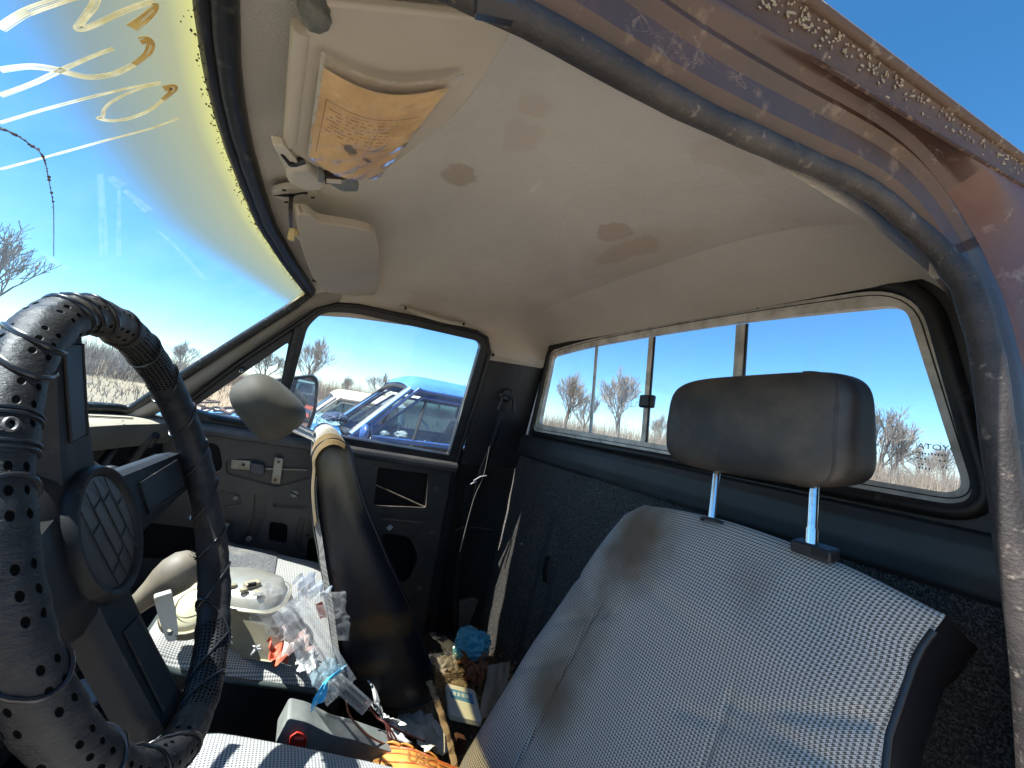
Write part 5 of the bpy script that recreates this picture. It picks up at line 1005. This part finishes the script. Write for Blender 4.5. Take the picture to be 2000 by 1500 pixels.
c5 = PZ(492, 1142, .752); MB().box(c5, (.018, .026, .012), Matrix.Rotation(.4, 3, 'Z')).build('housing_latch', TINM, LH, bevel=.002); MB().box(c5+V((-.008, 0, .004)), (.006, .014, .006), Matrix.Rotation(.4, 3, 'Z')).build('latch_slot', CAVE, LH)
for px, py in ((475, 1155), (505, 1160), (455, 1146)): MB().lathe([(0, .006), (.006, .005), (.007, 0)], PZ(px, py, .748), (0, 0, 1), 10).build('lid_rivet', TINM, LH)
for i, (px, py, l) in enumerate(((445, 1250, .018), (500, 1268, .020))):
    c = PX(px, py, .015); rg = MB()
    for k in range(7):
        a = V((random.gauss(0, .3), random.gauss(0, 1), random.gauss(.2, .7))).normalized()*random.uniform(.4, 1)*l*.6; rg.tube(cr([c, c+a*.5+V((-.004, 0, .004)), c+a], 3), lambda t: .0022*(1-t)+.0006, 5)
    tag(rg.build('lint_scrap', PAPW, None, 60), ('white lint tuft hanging on the lamp housing front', 'twisted white lint curl low on the lamp housing rim')[i], 'lint')
# white bracket with a hole
wbp = rpoly([(300, 1168), (336, 1157), (343, 1190), (349, 1236), (344, 1252), (326, 1254), (312, 1215)], [6, 4, 10, 10, 8, 8, 10], 4)
wbo = [(p[0], p[1]) for p in wbp]; hc = [(332+6.2*cos(2*pi*k/16), 1235+7*sin(2*pi*k/16)) for k in range(16)]
WB = MB().holed(wbo, [hc], lambda p: PX(p[0], p[1], -.055), (.012, .004, 0)).build('handle_bracket', M('dusty_white_plastic', (.44, .45, .42), .45, var=(20, (.36, .35, .31), .45, .7)), None, bevel=.003)
tag(WB, 'dusty white plastic bracket with a round hole below the gear knob', 'bracket')
# clear tray, film, tape
def strip(px0, px1, x, wd, nm, lab, mat=CLEARP, hgt=.018, x1=None):
    a, b = PX(*px0, x), PX(*px1, x if x1 is None else x1); t = (b-a).normalized(); s = t.cross(V((1, .3, .2))).normalized(); n = t.cross(s); P2 = [(-1, .0), (-.72, 0), (-.62, 1), (-.12, 1), (-.05, .2), (.05, .2), (.12, 1), (.62, 1), (.72, 0), (1, 0)]
    def f(u, v):
        k = v*(len(P2)-1); i = min(int(k), len(P2)-2); q = [lerp(P2[i][j], P2[i+1][j], k-i) for j in (0, 1)]; e = min(1, u*12, (1-u)*12); return lerp(a, b, u)+s*q[0]*wd/2-n*q[1]*hgt*e
    o = MB().grid(f, 14, 36).build(nm, mat, None, 30, solid=.0012); return tag(o, lab, 'plastic tray')
strip((560, 1180), (668, 1352), -.05, .050, 'plastic_tray', 'long clear plastic tray leaning on the folded seat cushion', x1=-.13)
strip((655, 1328), (718, 1384), -.14, .022, 'plastic_rail', 'short clear plastic strip below the blue tape', hgt=.012)
tag(sheet('crinkled_film', CLEARP, PZ(560, 1165, .75), (.12, .03, .02), (-.02, .13, .0), 12, .020, 50, freq=2.2, rag=.05), 'crinkled clear plastic film heaped on the lamp housing', 'plastic film')
tag(sheet('clear_shell', CLEARP, PZ(615, 1200, .72), (.08, .02, .05), (-.03, .12, .03), 15, .016, 44, freq=2.4, rag=.04), 'clear blister shell against the folded seat edge', 'plastic shell')
tag(sheet('film_scrap', CLEARP, PX(545, 1195, -.02), (0, .06, .05), (.03, .01, -.08), 18, .012, 36, freq=2.2, rag=.06), 'limp clear film hanging over the housing front', 'plastic film')
tag(sheet('silver_wrapper', glassmat('silver_film', (.9, .92, .96), .45, (.8, .84, .9), 40, .4), PZ(610, 1150, .76), (.035, .02, .01), (-.01, .05, .02), 21, .02, 20, freq=4), 'folded silvery wrapper on top of the clear film', 'wrapper')
tag(sheet('red_label', REDP, PX(627, 1192, .04), (0, .012, -.004), (.0, .014, .03), 4, .003, 8, rag=.05), 'small red label tucked beside the folded seat', 'label')
tag(sheet('red_wrapper', REDP, PZ(538, 1287, .655)+V((0, 0, .008)), (.05, .015, 0), (-.01, .03, .012), 6, .012, 16), 'torn red wrapper at the cushion edge', 'wrapper')
tag(sheet('pink_tissue', TANP, PZ(572, 1270, .655)+V((0, 0, .012)), (.06, .02, .01), (-.01, .05, .014), 7, .02, 18), 'pinkish crumpled tissue beside the torn red wrapper', 'tissue')
tag(sheet('pale_tissue', PAPW, PZ(600, 1300, .65)+V((0, 0, .004)), (.05, .01, 0), (-.01, .035, .01), 17, .014, 16, rag=.4), 'ragged pale tissue at the edge of the cushion cloth', 'tissue')
TAPEB = M('blue_tape', (.06, .36, .58), .35, var=(50, (.35, .62, .75), .5, .65))
tp = cr([PX(668, 1305, -.11), PX(655, 1318, -.13), PX(636, 1330, -.145), PX(628, 1350, -.15), PX(620, 1378, -.155)], 5)
tb = MB(); tb.grid(lambda u, v: tp[min(int(v*(len(tp)-1)+.5), len(tp)-1)]+V((.3, -.7, .35))*.020*(u-.5)*(1+.4*sin(v*9))+V((-.003*sin(u*7+v*14), 0, 0)), 6, len(tp)-1)
tag(tb.build('blue_tape', TAPEB, None, 40, solid=.0006), 'frayed strip of blue tape hanging off the clear tray', 'tape')
tag(sheet('tape_scrap', glassmat('tape_film', (.8, .93, .97), .4, (.7, .85, .9), 40, .3), PX(640, 1312, -.12), (0, .03, .02), (.01, .02, -.035), 31, .012, 14), 'pale clear tape wrapped round the tray end', 'tape')
# floor litter
tag(crumple('paper_bag', M('brown_bag', (.16, .085, .045), .85, var=(20, (.24, .14, .08), .45, .7)), PZ(272, 1435, .33)+V((0, 0, .03)), (.06, .07, .05), 9, 4, .7), 'crumpled brown paper bag on the floor behind the steering wheel', 'paper bag')
tag(crumple('brown_wrapper', MATS['brown_bag'], PZ(22, 1455, .33)+V((0, 0, .03)), (.07, .06, .03), 19, 4, .6), 'flattened brown wrapper on the floor near the sill', 'wrapper')
jl = MB().lathe([(0, .012), (.030, .012), (.036, .009), (.038, 0), (.036, -.004), (0, -.004)], PZ(168, 1356, .42), (-.1, -.3, 1), 28).build('jar_lid', M('white_lid', (.78, .78, .76), .3), None, 40); tag(jl, 'round white lid on the floor beyond the wheel rim', 'lid')  # plain white stands in for sunlight, which doesn't reach this spot
lb = MB()
for k in range(900):
    x, y = random.uniform(.0, .5), random.uniform(.10, .55); z = .30+.05*max(0, 1-abs(x-.25)*3); c = V((x, y, z+random.random()*.03)); a = V((random.gauss(0, 1), random.gauss(0, 1), random.gauss(0, .35))).normalized(); b = a.cross(V((0, 0, 1))+V((random.gauss(0, .5),)*3)).normalized(); l, wd = random.uniform(.004, .018), random.uniform(.0015, .005)
    lb.face([c-a*l, c+b*wd, c+a*l, c-b*wd])
tag(lb.build('floor_litter', M('straw_bits', (.34, .25, .15), .9, var=(90, (.15, .09, .05), .45, .6)), None, 0, merge=0), None, None, None, 'stuff')
tag(MB().grid(lambda u, v: V((lerp(-.02, .52, u), lerp(.06, .60, v), .285+.085*sin(pi*u)*sin(pi*v)*.9+.012*noise.noise(V((u*9, v*9, 0))))), 30, 30).build('litter', M('dirt_crumbs', (.20, .15, .095), .95, var=(70, (.09, .06, .04), .45, .6), bump=(120, .9, .004)), None, 60), None, None, None, 'stuff')
tag(sheet('card_scrap', M('grey_card', (.50, .47, .40), .8, var=(14, (.38, .34, .27), .45, .7)), PZ(968, 1345, .42), (.05, -.03, .10), (-.03, .09, .02), 23, .006, 12, rag=.06), 'grey torn card leaning against the driver backrest edge', 'card')

# ------------------------------------------------------------ outside: other vehicles
def ext_pickup(name, label, loc, paint, paint2, group=None, rot=0, glass=True, broken=False, hz=1.10, seed=1):
    """a compact pickup, nose to +Y, its ground point at loc; x runs across, the near side is -x"""
    t = thing(name, label, 'pickup truck', loc, group); t.rotation_euler = (0, 0, rot)
    W = .76; par = t
    def bld(mb, nm, m, p=None, **k):
        o = mb.build(nm, m, None, **k); o.parent = p or t; return o
    def side(sx):
        b = MB()
        def f(u, v):
            y = lerp(-1.05, 2.05, u); zt = pw(y, [(-1.1, hz), (.5, hz+.03), (.62, hz-.02), (2.05, hz-.11)]); z = lerp(.42, zt, v); x = W+.045*sin(pi*min(1, v*1.02))**.6-.02*(v > .93); r = .36
            d = sqrt((y-1.42)**2+(z-.34)**2)
            if d < r and z < .8: z = .34+sqrt(max(0, r*r-min(r*r, (y-1.42)**2)))
            return V((sx*x, y, z))
        b.grid(f, 48, 16); return b
    body = bld(side(-1), 'body', paint, ang=50); bld(side(1), 'body_side', paint, ang=50)
    hd = MB().grid(lambda u, v: V(((u-.5)*2*(W+.0), lerp(.60, 2.05, v), pw(v, [(0, hz), (1, hz-.10)])+.035*(1-abs(u*2-1)**3)+.018*math.exp(-((abs(u*2-1)-.45)/.06)**2))), 24, 16); hood = bld(hd, 'hood', paint, ang=60)
    fr = MB().grid(lambda u, v: V(((u-.5)*2*W, 2.05+.04*sin(pi*v), lerp(.45, hz-.10, v))), 8, 6); bld(fr, 'front_panel', paint2)
    for sx in (-1, 1): bld(MB().box((sx*.55, 2.09, hz-.27), (.26, .03, .14)), 'headlight', CHROME, bevel=.02)
    bld(MB().box((0, 2.12, .55), (1.6, .12, .16)), 'bumper', ALU, bevel=.03)
    # cab
    yb, yt, yr = .52, .14, -.98; zg = hz+.43; wt = .60
    def roof(u, v):
        q = u*2-1; y = lerp(yt+.02, yr+.02, v); e = (1-abs(q)**3.2)**.6*(1-abs(v*2-1)**9*.6); return V((q*(wt+.03), y+.05*(1-q*q)*(1-v*2)*.6*(v < .5), zg+.002+.155*e))
    rf = bld(MB().grid(roof, 28, 20), 'roof', paint, ang=70)
    for sx in (-1, 1):
        A = [V((sx*(W-.02), yb+.02, hz+.02)), V((sx*(wt+.02), yt, zg+.01))]
        bld(MB().tube(A, .022, 8, flat=1.6, up=(1, 0, 0)), 'windshield_pillar', paint, ang=60)
        bld(MB().tube([V((sx*(W-.02), yr+.06, hz)), V((sx*(wt+.02), yr+.10, zg+.01))], .055, 8, flat=.5, up=(1, 0, 0)), 'rear_pillar', paint, ang=60)
        bld(MB().tube(cr([V((sx*(W+.0), yb-.02, hz)), V((sx*(wt+.045), yt-.04, zg-.015)), V((sx*(wt+.04), yt-.16, zg+.005)), V((sx*(wt+.04), yr+.12, zg+.005))], 5), .015, 8), 'roof_rail', paint2, ang=60)
        P = [V((sx*(W-.01), yb-.10, hz+.02)), V((sx*(wt+.03), yt-.11, zg-.05)), V((sx*(wt+.03), yr+.20, zg-.05)), V((sx*(W-.01), yr+.16, hz+.02))]
        fr_ = bld(MB().tube(P, .016, 6, True), 'window_frame', paint2)
        dv = lerp(P[0], P[1], .62); b_ = MB().tube([lerp(P[3], P[0], .72), lerp(P[1], P[2], .05)], .013, 6); bld(b_, 'window_divider', GASK, fr_)
        if glass or sx < 0:
            b_ = MB().prism(P, (0.004*sx, 0, 0)); bld(b_, 'door_glass', EXTG, fr_, ang=0)
        bld(MB().tube([V((sx*(W+.012), yb-.02, hz-.02)), V((sx*(W+.045), yb-.03, .55)), V((sx*(W+.045), yr+.14, .55)), V((sx*(W+.012), yr+.16, hz-.02))], .006, 4), 'door_gap', CAVE, body)
        b_ = MB().box((sx*(W+.05), yr+.28, hz-.10), (.02, .12, .035)); bld(b_, 'door_handle', GASK, body, bevel=.008)
        mo_ = [V((sx*(W+.10+.0), yb-.06, hz+.06))]; b_ = MB().ball((sx*(W+.10), yb-.06, hz+.05), (.085, .035, .065)); mm = bld(b_, 'door_mirror', paint2, ang=60)
        b_ = MB().prism([V((sx*(W+.10), yb-.098, hz+.05))+V((.075*cos(2*pi*k/20), 0, .055*sin(2*pi*k/20))) for k in range(20)], (0, .004, 0)); bld(b_, 'mirror_glass', MIRR, mm, ang=0)
    hw = [V((-W+.02, yb+.03, hz+.02)), V((-wt-.01, yt+.01, zg+.01)), V((0, yt+.045, zg+.05)), V((wt+.01, yt+.01, zg+.01)), V((W-.02, yb+.03, hz+.02)), V((0, yb+.10, hz+.03))]
    ring = rpoly(hw, [.06, .08, .3, .08, .06, .3], 4); bld(MB().tube(ring, .022, 8, True), 'windshield_seal', GASK, ang=60)
    if not broken: bld(MB().prism(ring, (0, .004, .004)), 'windshield', EXTG, ang=0)
    rw_ = rpoly([V((-W+.10, yr+.03, hz+.06)), V((-wt+.06, yr+.10, zg-.03)), V((wt-.06, yr+.10, zg-.03)), V((W-.10, yr+.03, hz+.06))], .06, 4)
    bld(MB().tube(rw_, .018, 8, True), 'rear_window_seal', GASK, ang=60); bld(MB().prism(rw_, (0, .004, .0)), 'rear_window', EXTG, ang=0)
    bld(MB().grid(lambda u, v: V(((u-.5)*2*(W-.02), yr+.02+.01*v, lerp(.45, hz+.05, v))), 4, 4), 'cab_back', paint)
    # inside
    st = bld(MB().grid(lambda u, v: V(((u-.5)*1.36, lerp(-.30, -.72, v) if v > .4 else lerp(.20, -.30, v/.4), .78-.02*sin(u*12) if v < .4 else lerp(.78, 1.30, (v-.4)/.6)), ), 10, 20), 'bench_seat', EXTS, ang=60)
    for sx in (-.33, .33): bld(MB().grid(pillow(sx, -.72, 1.40, .13, .05, .08), 24, 16, None, True), 'headrest', EXTS, ang=80)
    bld(MB().grid(lambda u, v: V(((u-.5)*1.46, lerp(.95, .36, v), hz-.03-.10*max(0, v-.7))), 8, 8), 'dashboard', EXTS)
    bld(MB().grid(lambda u, v: V(((u-.5)*1.46, lerp(.7, -1.0, v), .5)), 4, 4), 'cab_floor', CAVE)
    bld(MB().tube([V((-.36, .20, 1.05))+V((cos(2*pi*k/24)*.19, -sin(2*pi*k/24)*.08, sin(2*pi*k/24)*.17)) for k in range(24)], .013, 8, True), 'steering_wheel', GASK, ang=60)
    # bed and wheels
    for sx in (-1, 1): bld(MB().grid(lambda u, v: V((sx*(W+.03+.02*sin(pi*v)), lerp(-1.08, -3.0, u), max(lerp(.45, hz-.04, v), .34+sqrt(max(0, .36**2-(lerp(-1.08, -3.0, u)+2.0)**2)) if v < .45 else 0))), 30, 10), 'bed_side', paint, ang=60, solid=.03)
    bld(MB().grid(lambda u, v: V(((u-.5)*1.5, -1.09, lerp(.5, hz-.04, v))), 3, 3), 'bed_front', paint, solid=.03)
    bld(MB().grid(lambda u, v: V(((u-.5)*1.5, -2.98, lerp(.5, hz-.04, v))), 3, 3), 'tailgate', paint, solid=.03)
    bld(MB().box((0, -2.0, .62), (1.5, 1.85, .03)), 'bed_floor', paint)
    for sx in (-1, 1):
        for yy in (1.42, -2.0):
            wl = bld(MB().lathe([(.19, .06), (.21, .09), (.30, .10), (.325, .07), (.335, 0), (.325, -.07), (.30, -.10), (.19, -.10)], (sx*(W-.08), yy, .34), (sx, 0, 0), 32), 'wheel', TYRE, ang=50)
            bld(MB().lathe([(0, .05), (.06, .05), (.07, .02), (.15, .01), (.18, .05), (.20, .08)], (sx*(W-.08), yy, .34), (sx, 0, 0), 28), 'rim', ALU, wl, ang=50)
    return t
EXTG = glassmat('dusty_car_glass', (.55, .66, .72), .09, (.45, .52, .62), 8, .15); EXTS = M('dusty_seat', (.06, .065, .075), .7, var=(6, (.14, .13, .11), .45, .7)); TYRE = M('tyre', (.02, .02, .02), .8, dust=(30, (.12, .1, .08), .5, .8))
BLUE = M('bright_blue_paint', (.040, .19, .50), .5, var=(5, (.08, .26, .57), .4, .75), dust=(40, (.25, .32, .42), .66, .88)); BLUED = M('dark_blue_trim', (.018, .075, .26), .4, dust=(30, (.10, .12, .16), .5, .85))  # second paint is a darker blue for frames, rails and front panel
RED = M('old_red_paint', (.30, .045, .03), .45, var=(6, (.36, .10, .06), .4, .7)); CREAM = M('cream_paint', (.66, .61, .50), .4, var=(7, (.58, .52, .40), .4, .7)); GREYB = M('faded_slate_paint', (.10, .12, .15), .35, var=(6, (.16, .17, .19), .4, .7)); WHITE = M('chalky_white_paint', (.72, .70, .64), .5, var=(8, (.60, .56, .48), .4, .7))
bt = ext_pickup('pickup_truck', 'bright blue pickup with its shattered windshield fallen on the hood, outside the passenger door', (3.04, 0, -.25), BLUE, BLUED, broken=True)
# windshield lying shattered on the blue hood, with bits of trim
SHAT = glassmat('shattered_glass', (.8, .9, .9), .75, (.55, .74, .72), 60, .35)
sg = sheet('fallen_windshield', SHAT, (0, .86, 1.155), (1.05, .02, .02), (.03, .50, -.03), 5, .022, 30, freq=4, rag=.2); sg.parent = bt
sgb = MB(); random.seed(5)
for k in range(420):
    p = V((random.uniform(-.6, .6), random.uniform(.58, 1.2), 1.0)); p.z = 1.17-.06*(p.y-.58)/1.4+random.random()*.02; r = random.uniform(.004, .014); sgb.box(p, (r, r, r*.7), Matrix.Rotation(random.random()*3, 3, random.choice('XYZ')))
o = sgb.build('glass_crumbs', M('glass_crumb', (.30, .48, .46), .15), None, 0, merge=0); o.parent = sg; o['kind'] = 'stuff'
for k in range(9):
    c = V((random.uniform(-.65, -.1), random.uniform(1.0, 1.5), 1.12)); c.z = 1.16-.07*(c.y-.58)/1.4
    P = [c]
    for j in range(6): P.append(P[-1]+V((random.gauss(0, .07), random.gauss(0, .07), random.uniform(-.01, .035))))
    o = MB().tube(cr(P, 5), random.uniform(.006, .013), 6).build('torn_trim', M('torn_brown_trim', (.12, .075, .055), .6) if k % 2 else GASK, None, 60); o.parent = bt
o = crumple('dash_pad', M('dark_blue_pad', (.03, .045, .09), .5), (-.15, .62, 1.19), (.22, .10, .05), 6, 4, .3); o.parent = bt
for k, (x, y, z, s) in enumerate(((-.55, .12, 1.14, .07), (-.35, .22, 1.12, .05), (-.6, -.1, 1.12, .04))):
    o = crumple('cabin_rubbish', PAPW, (x, y, z), (s, s*.7, s*.5), 40+k, 3, .5); o.parent = bt
def crack(pts):
    X_ = lambda y, z: -(.74-(z-1.12)/.36*.12)-.006
    o = MB(); P = [V((X_(y, z), y, z)) for y, z in pts]
    o.grid(lambda u, v: cr(P, 4)[int(v*(len(cr(P, 4))-1)+.5)]+V((0, .012, -.02))*(u-.5)*sin(pi*min(.95, v+.05)), 2, 12); q = o.build('glass_crack', M('white_fracture', (.75, .8, .8), .6), None, 0); q.parent = bt
crack([(-.12, 1.13), (-.17, 1.20), (-.22, 1.26), (-.29, 1.31), (-.36, 1.33)]); crack([(.02, 1.30), (-.03, 1.26), (-.06, 1.22)])
ext_pickup('pickup_truck', 'chalky white pickup behind the blue truck, only its pale roof and hood showing', (6.3, .35, -.45), WHITE, CREAM, seed=2)
ext_pickup('pickup_truck', 'red and cream pickup on the driver side, seen only in the passenger mirror', (-5.2, 1.25, -.25), RED, CREAM, rot=radians(-90), seed=3)
ext_pickup('pickup_truck', 'faded slate pickup ahead, seen through the steering wheel', (8.0, 8.6, -.6), GREYB, ALU, rot=radians(35), seed=4)

# ------------------------------------------------------------ ground, trees, brush
def gz(x, y): r = sqrt(x*x+y*y); return -.25+(.012*(r-12) if r > 12 else 0)*(.6+.4*sin(x*.03+1))*(1 if r < 90 else 90/r)+(.10*noise.noise(V((x*.15, y*.15, 0))) if r > 9 else 0)
gm, nt, b = newmat('dry_pasture'); c = mixc(nt, ramp(nt, tex(nt, .35, 8, .65), [(.38, (0, 0, 0)), (.62, (1, 1, 1))]), (.27, .205, .125), (.19, .148, .092)); c = mixc(nt, ramp(nt, tex(nt, 6, 6, .7), [(.45, (0, 0, 0)), (.7, (1, 1, 1))]), c, (.34, .28, .19))
tc = nt.nodes.new('ShaderNodeTexCoord'); ln_ = nt.nodes.new('ShaderNodeVectorMath'); ln_.operation = 'LENGTH'; nt.links.new(tc.outputs['Object'], ln_.inputs[0]); nr = mth(nt, 'MULTIPLY_ADD', tex(nt, .8, 5), 3.0, ln_.outputs['Value'])
c = mixc(nt, ramp(nt, mth(nt, 'MULTIPLY', nr, .1), [(.5, (1, 1, 1)), (.75, (0, 0, 0))]), c, mixc(nt, ramp(nt, tex(nt, 14, 8, .7), [(.4, (0, 0, 0)), (.65, (1, 1, 1))]), (.46, .41, .34), (.36, .31, .25)))  # paler ground close to the truck, added to bounce fill light into the cab
nt.links.new(c, b.inputs['Base Color']); b.inputs['Roughness'].default_value = .95; bn = node(nt, 'ShaderNodeBump', Strength=.8, Distance=.05); nt.links.new(tex(nt, 8, 6), bn.inputs['Height']); nt.links.new(bn.outputs[0], b.inputs['Normal'])
def gnd(u, v): r = 600*v**3+.02; a = u*2*pi; x, y = r*cos(a), r*sin(a); return V((x, y, gz(x, y)))
tag(MB().grid(gnd, 96, 70, None, True).build('ground', gm, None, 60), None, None, None, 'structure')
BARK = M('grey_bark', (.15, .125, .10), .9, var=(6, (.22, .19, .155), .4, .7)); TWIG = M('bare_twigs', (.23, .20, .17), .9); TWIGR = M('russet_twigs', (.25, .205, .165), .9); TWIGB = M('brush_twigs', (.235, .20, .17), .95, var=(.4, (.29, .225, .16), .4, .6))
def make_tree(name, h, seed, spread, label, twig, group):
    rd = random.Random(seed); t = thing(name, label, 'tree', (0, 0, 0), group); tr, cw = MB(), MB(); stack = [(V((0, 0, -.1)), V((rd.gauss(0, .06), rd.gauss(0, .06), 1)).normalized(), h*.27, h*.028, 0)]
    while stack:
        p, d, l, r, g = stack.pop(); P = [p]; q = p.copy(); dd = d.copy(); n = 4 if g < 3 else 3
        for k in range(n):
            dd = (dd+V((rd.gauss(0, .10), rd.gauss(0, .10), rd.gauss(.05, .08)))*(.6+.35*g*.5)).normalized(); q = q+dd*l/n; P.append(q.copy())
        e = r*(.62 if g < 5 else .4)
        (tr if g < 3 else cw).tube(P, lambda s: max(.011 if g > 4 else .018, lerp(r, e, s)), 6 if g < 2 else (4 if g < 4 else 3), cap=False)
        if g < 6:
            kids = (4 if g == 0 else 3) if g < 5 else 3
            for k in range(kids):
                s = rd.uniform(.35, 1) if k else 1.0; i = min(n, max(1, int(s*n+.5))); az = rd.uniform(0, 2*pi)+k*2.1; sp = spread*rd.uniform(.5, 1.2)*(.45 if k == 0 else 1); x = dd.orthogonal().normalized(); y = dd.cross(x)
                nd = (dd*cos(sp)+(x*cos(az)+y*sin(az))*sin(sp)); nd.z += .10; stack.append((P[i], nd.normalized(), l*rd.uniform(.68, .84), e*rd.uniform(.62, .8) if k else e, g+1))
    tr.build('trunk', BARK, t, 60, merge=0); cw.build('crown', twig, t, 60, merge=0); return t
G_ = 'bare trees along the field edge'
protos = [make_tree('bare_tree', 6.0, 3, .55, '', TWIG, G_), make_tree('bare_tree', 5.5, 8, .65, '', TWIG, G_), make_tree('bare_tree', 6.0, 14, .50, '', TWIGR, G_)]
def on_ground(px, R):                                         # where the sight line at this column meets distance R
    r = ray(px, 760+(px-1000)*.16); a = math.atan2(r.y, r.x); return CAM.x+R*cos(a), CAM.y+R*sin(a)
TR = [(-30, 25, .95, 0, 'tall bare tree at the edge of the windshield, tangled crown'), (372, 62, .85, 1, 'small bare tree on the rise seen through the windshield, above the pillar'), (524, 52, .95, 1, 'bare tree framed by the vent window'),
      (604, 46, 1.06, 0, 'fan-shaped bare tree just behind the vent window divider'), (757, 60, 1.0, 1, 'wide bare tree rising behind the blue truck windshield pillar'), (868, 62, .88, 2, 'low russet tree over the left of the blue roof'), (905, 66, .98, 0, 'bare tree over the right of the blue roof'),
      (1112, 47, 1.14, 2, 'bushy bare tree in the first pane of the rear window'), (1150, 60, .95, 0, 'slim bare tree beside the first rear window divider'), (1212, 44, 1.24, 2, 'tall russet bare tree in the second pane of the rear window'), (1300, 58, .85, 1, 'short bare tree under the rear window latch'),
      (1705, 62, 1.25, 0, 'bare tree right of the black headrest'), (1745, 66, 1.15, 2, 'russet bare tree second right of the black headrest'), (1800, 75, 1.0, 1, 'low bare tree below the glass lettering'), (1850, 80, 1.0, 2, 'far low tree in the lower corner of the rear window'), (690, 74, .75, 2, 'small distant tree between the vent divider and the blue truck')]
used = set()
for k, (px, R, s, i, lab) in enumerate(TR):
    t = protos[i] if i not in used else copy_tree(protos[i]); used.add(i); x, y = on_ground(px, R); t.location = (x, y, gz(x, y)); s *= 1.4 if px > 1000 else 1.15; t.scale = (s, s, s); t.rotation_euler = (0, 0, k*1.3); t['label'] = lab
bb = MB(); random.seed(21)
for k in range(1900):
    px = random.uniform(-60, 1960); R = random.uniform(48, 74)
    if px < 420: R = random.uniform(30, 60)
    x, y = on_ground(px, R); z = gz(x, y); hh = random.uniform(1.0, 2.3)*(1.7 if 560 < px < 760 else 1)*(1.2 if px < 420 else 1)*(2.0 if px > 1000 else 1)
    for j in range(20):
        a = V((x+random.gauss(0, .7), y+random.gauss(0, .7), z)); tip = a+V((random.gauss(0, .5), random.gauss(0, .5), hh*random.uniform(.5, 1.1))); m_ = lerp(a, tip, .5)+V((random.gauss(0, .12), random.gauss(0, .12), 0)); wv = V((random.uniform(-1, 1), random.uniform(-1, 1), 0)).normalized()*random.uniform(.012, .03)
        bb.face([a-wv, a+wv, m_+wv*.6, m_-wv*.6]); bb.face([m_-wv*.6, m_+wv*.6, tip])
        sd_ = V((random.gauss(0, .4), random.gauss(0, .4), random.uniform(.1, .5))); bb.face([m_-wv*.4, m_+wv*.4, m_+sd_])
tag(bb.build('brush', TWIGB, None, 0, merge=0), None, None, None, 'stuff')
gb2 = MB()
for k in range(9000):
    px = random.uniform(-40, 1960); R = 7+38*random.random()**1.3; x, y = on_ground(px, R)
    if sqrt(x*x+y*y) < 7.5: continue
    z = gz(x, y); hh = random.uniform(.12, .4); wv = V((random.uniform(-1, 1), random.uniform(-1, 1), 0)).normalized()*random.uniform(.006, .014)*(1+R*.04); tip = V((x+random.gauss(0, .1), y+random.gauss(0, .1), z+hh)); gb2.face([V((x, y, z))-wv, V((x, y, z))+wv, tip])
tag(gb2.build('grass', M('dry_grass', (.34, .265, .155), .95, var=(.5, (.25, .195, .115), .4, .6)), None, 0, merge=0), None, None, None, 'stuff')
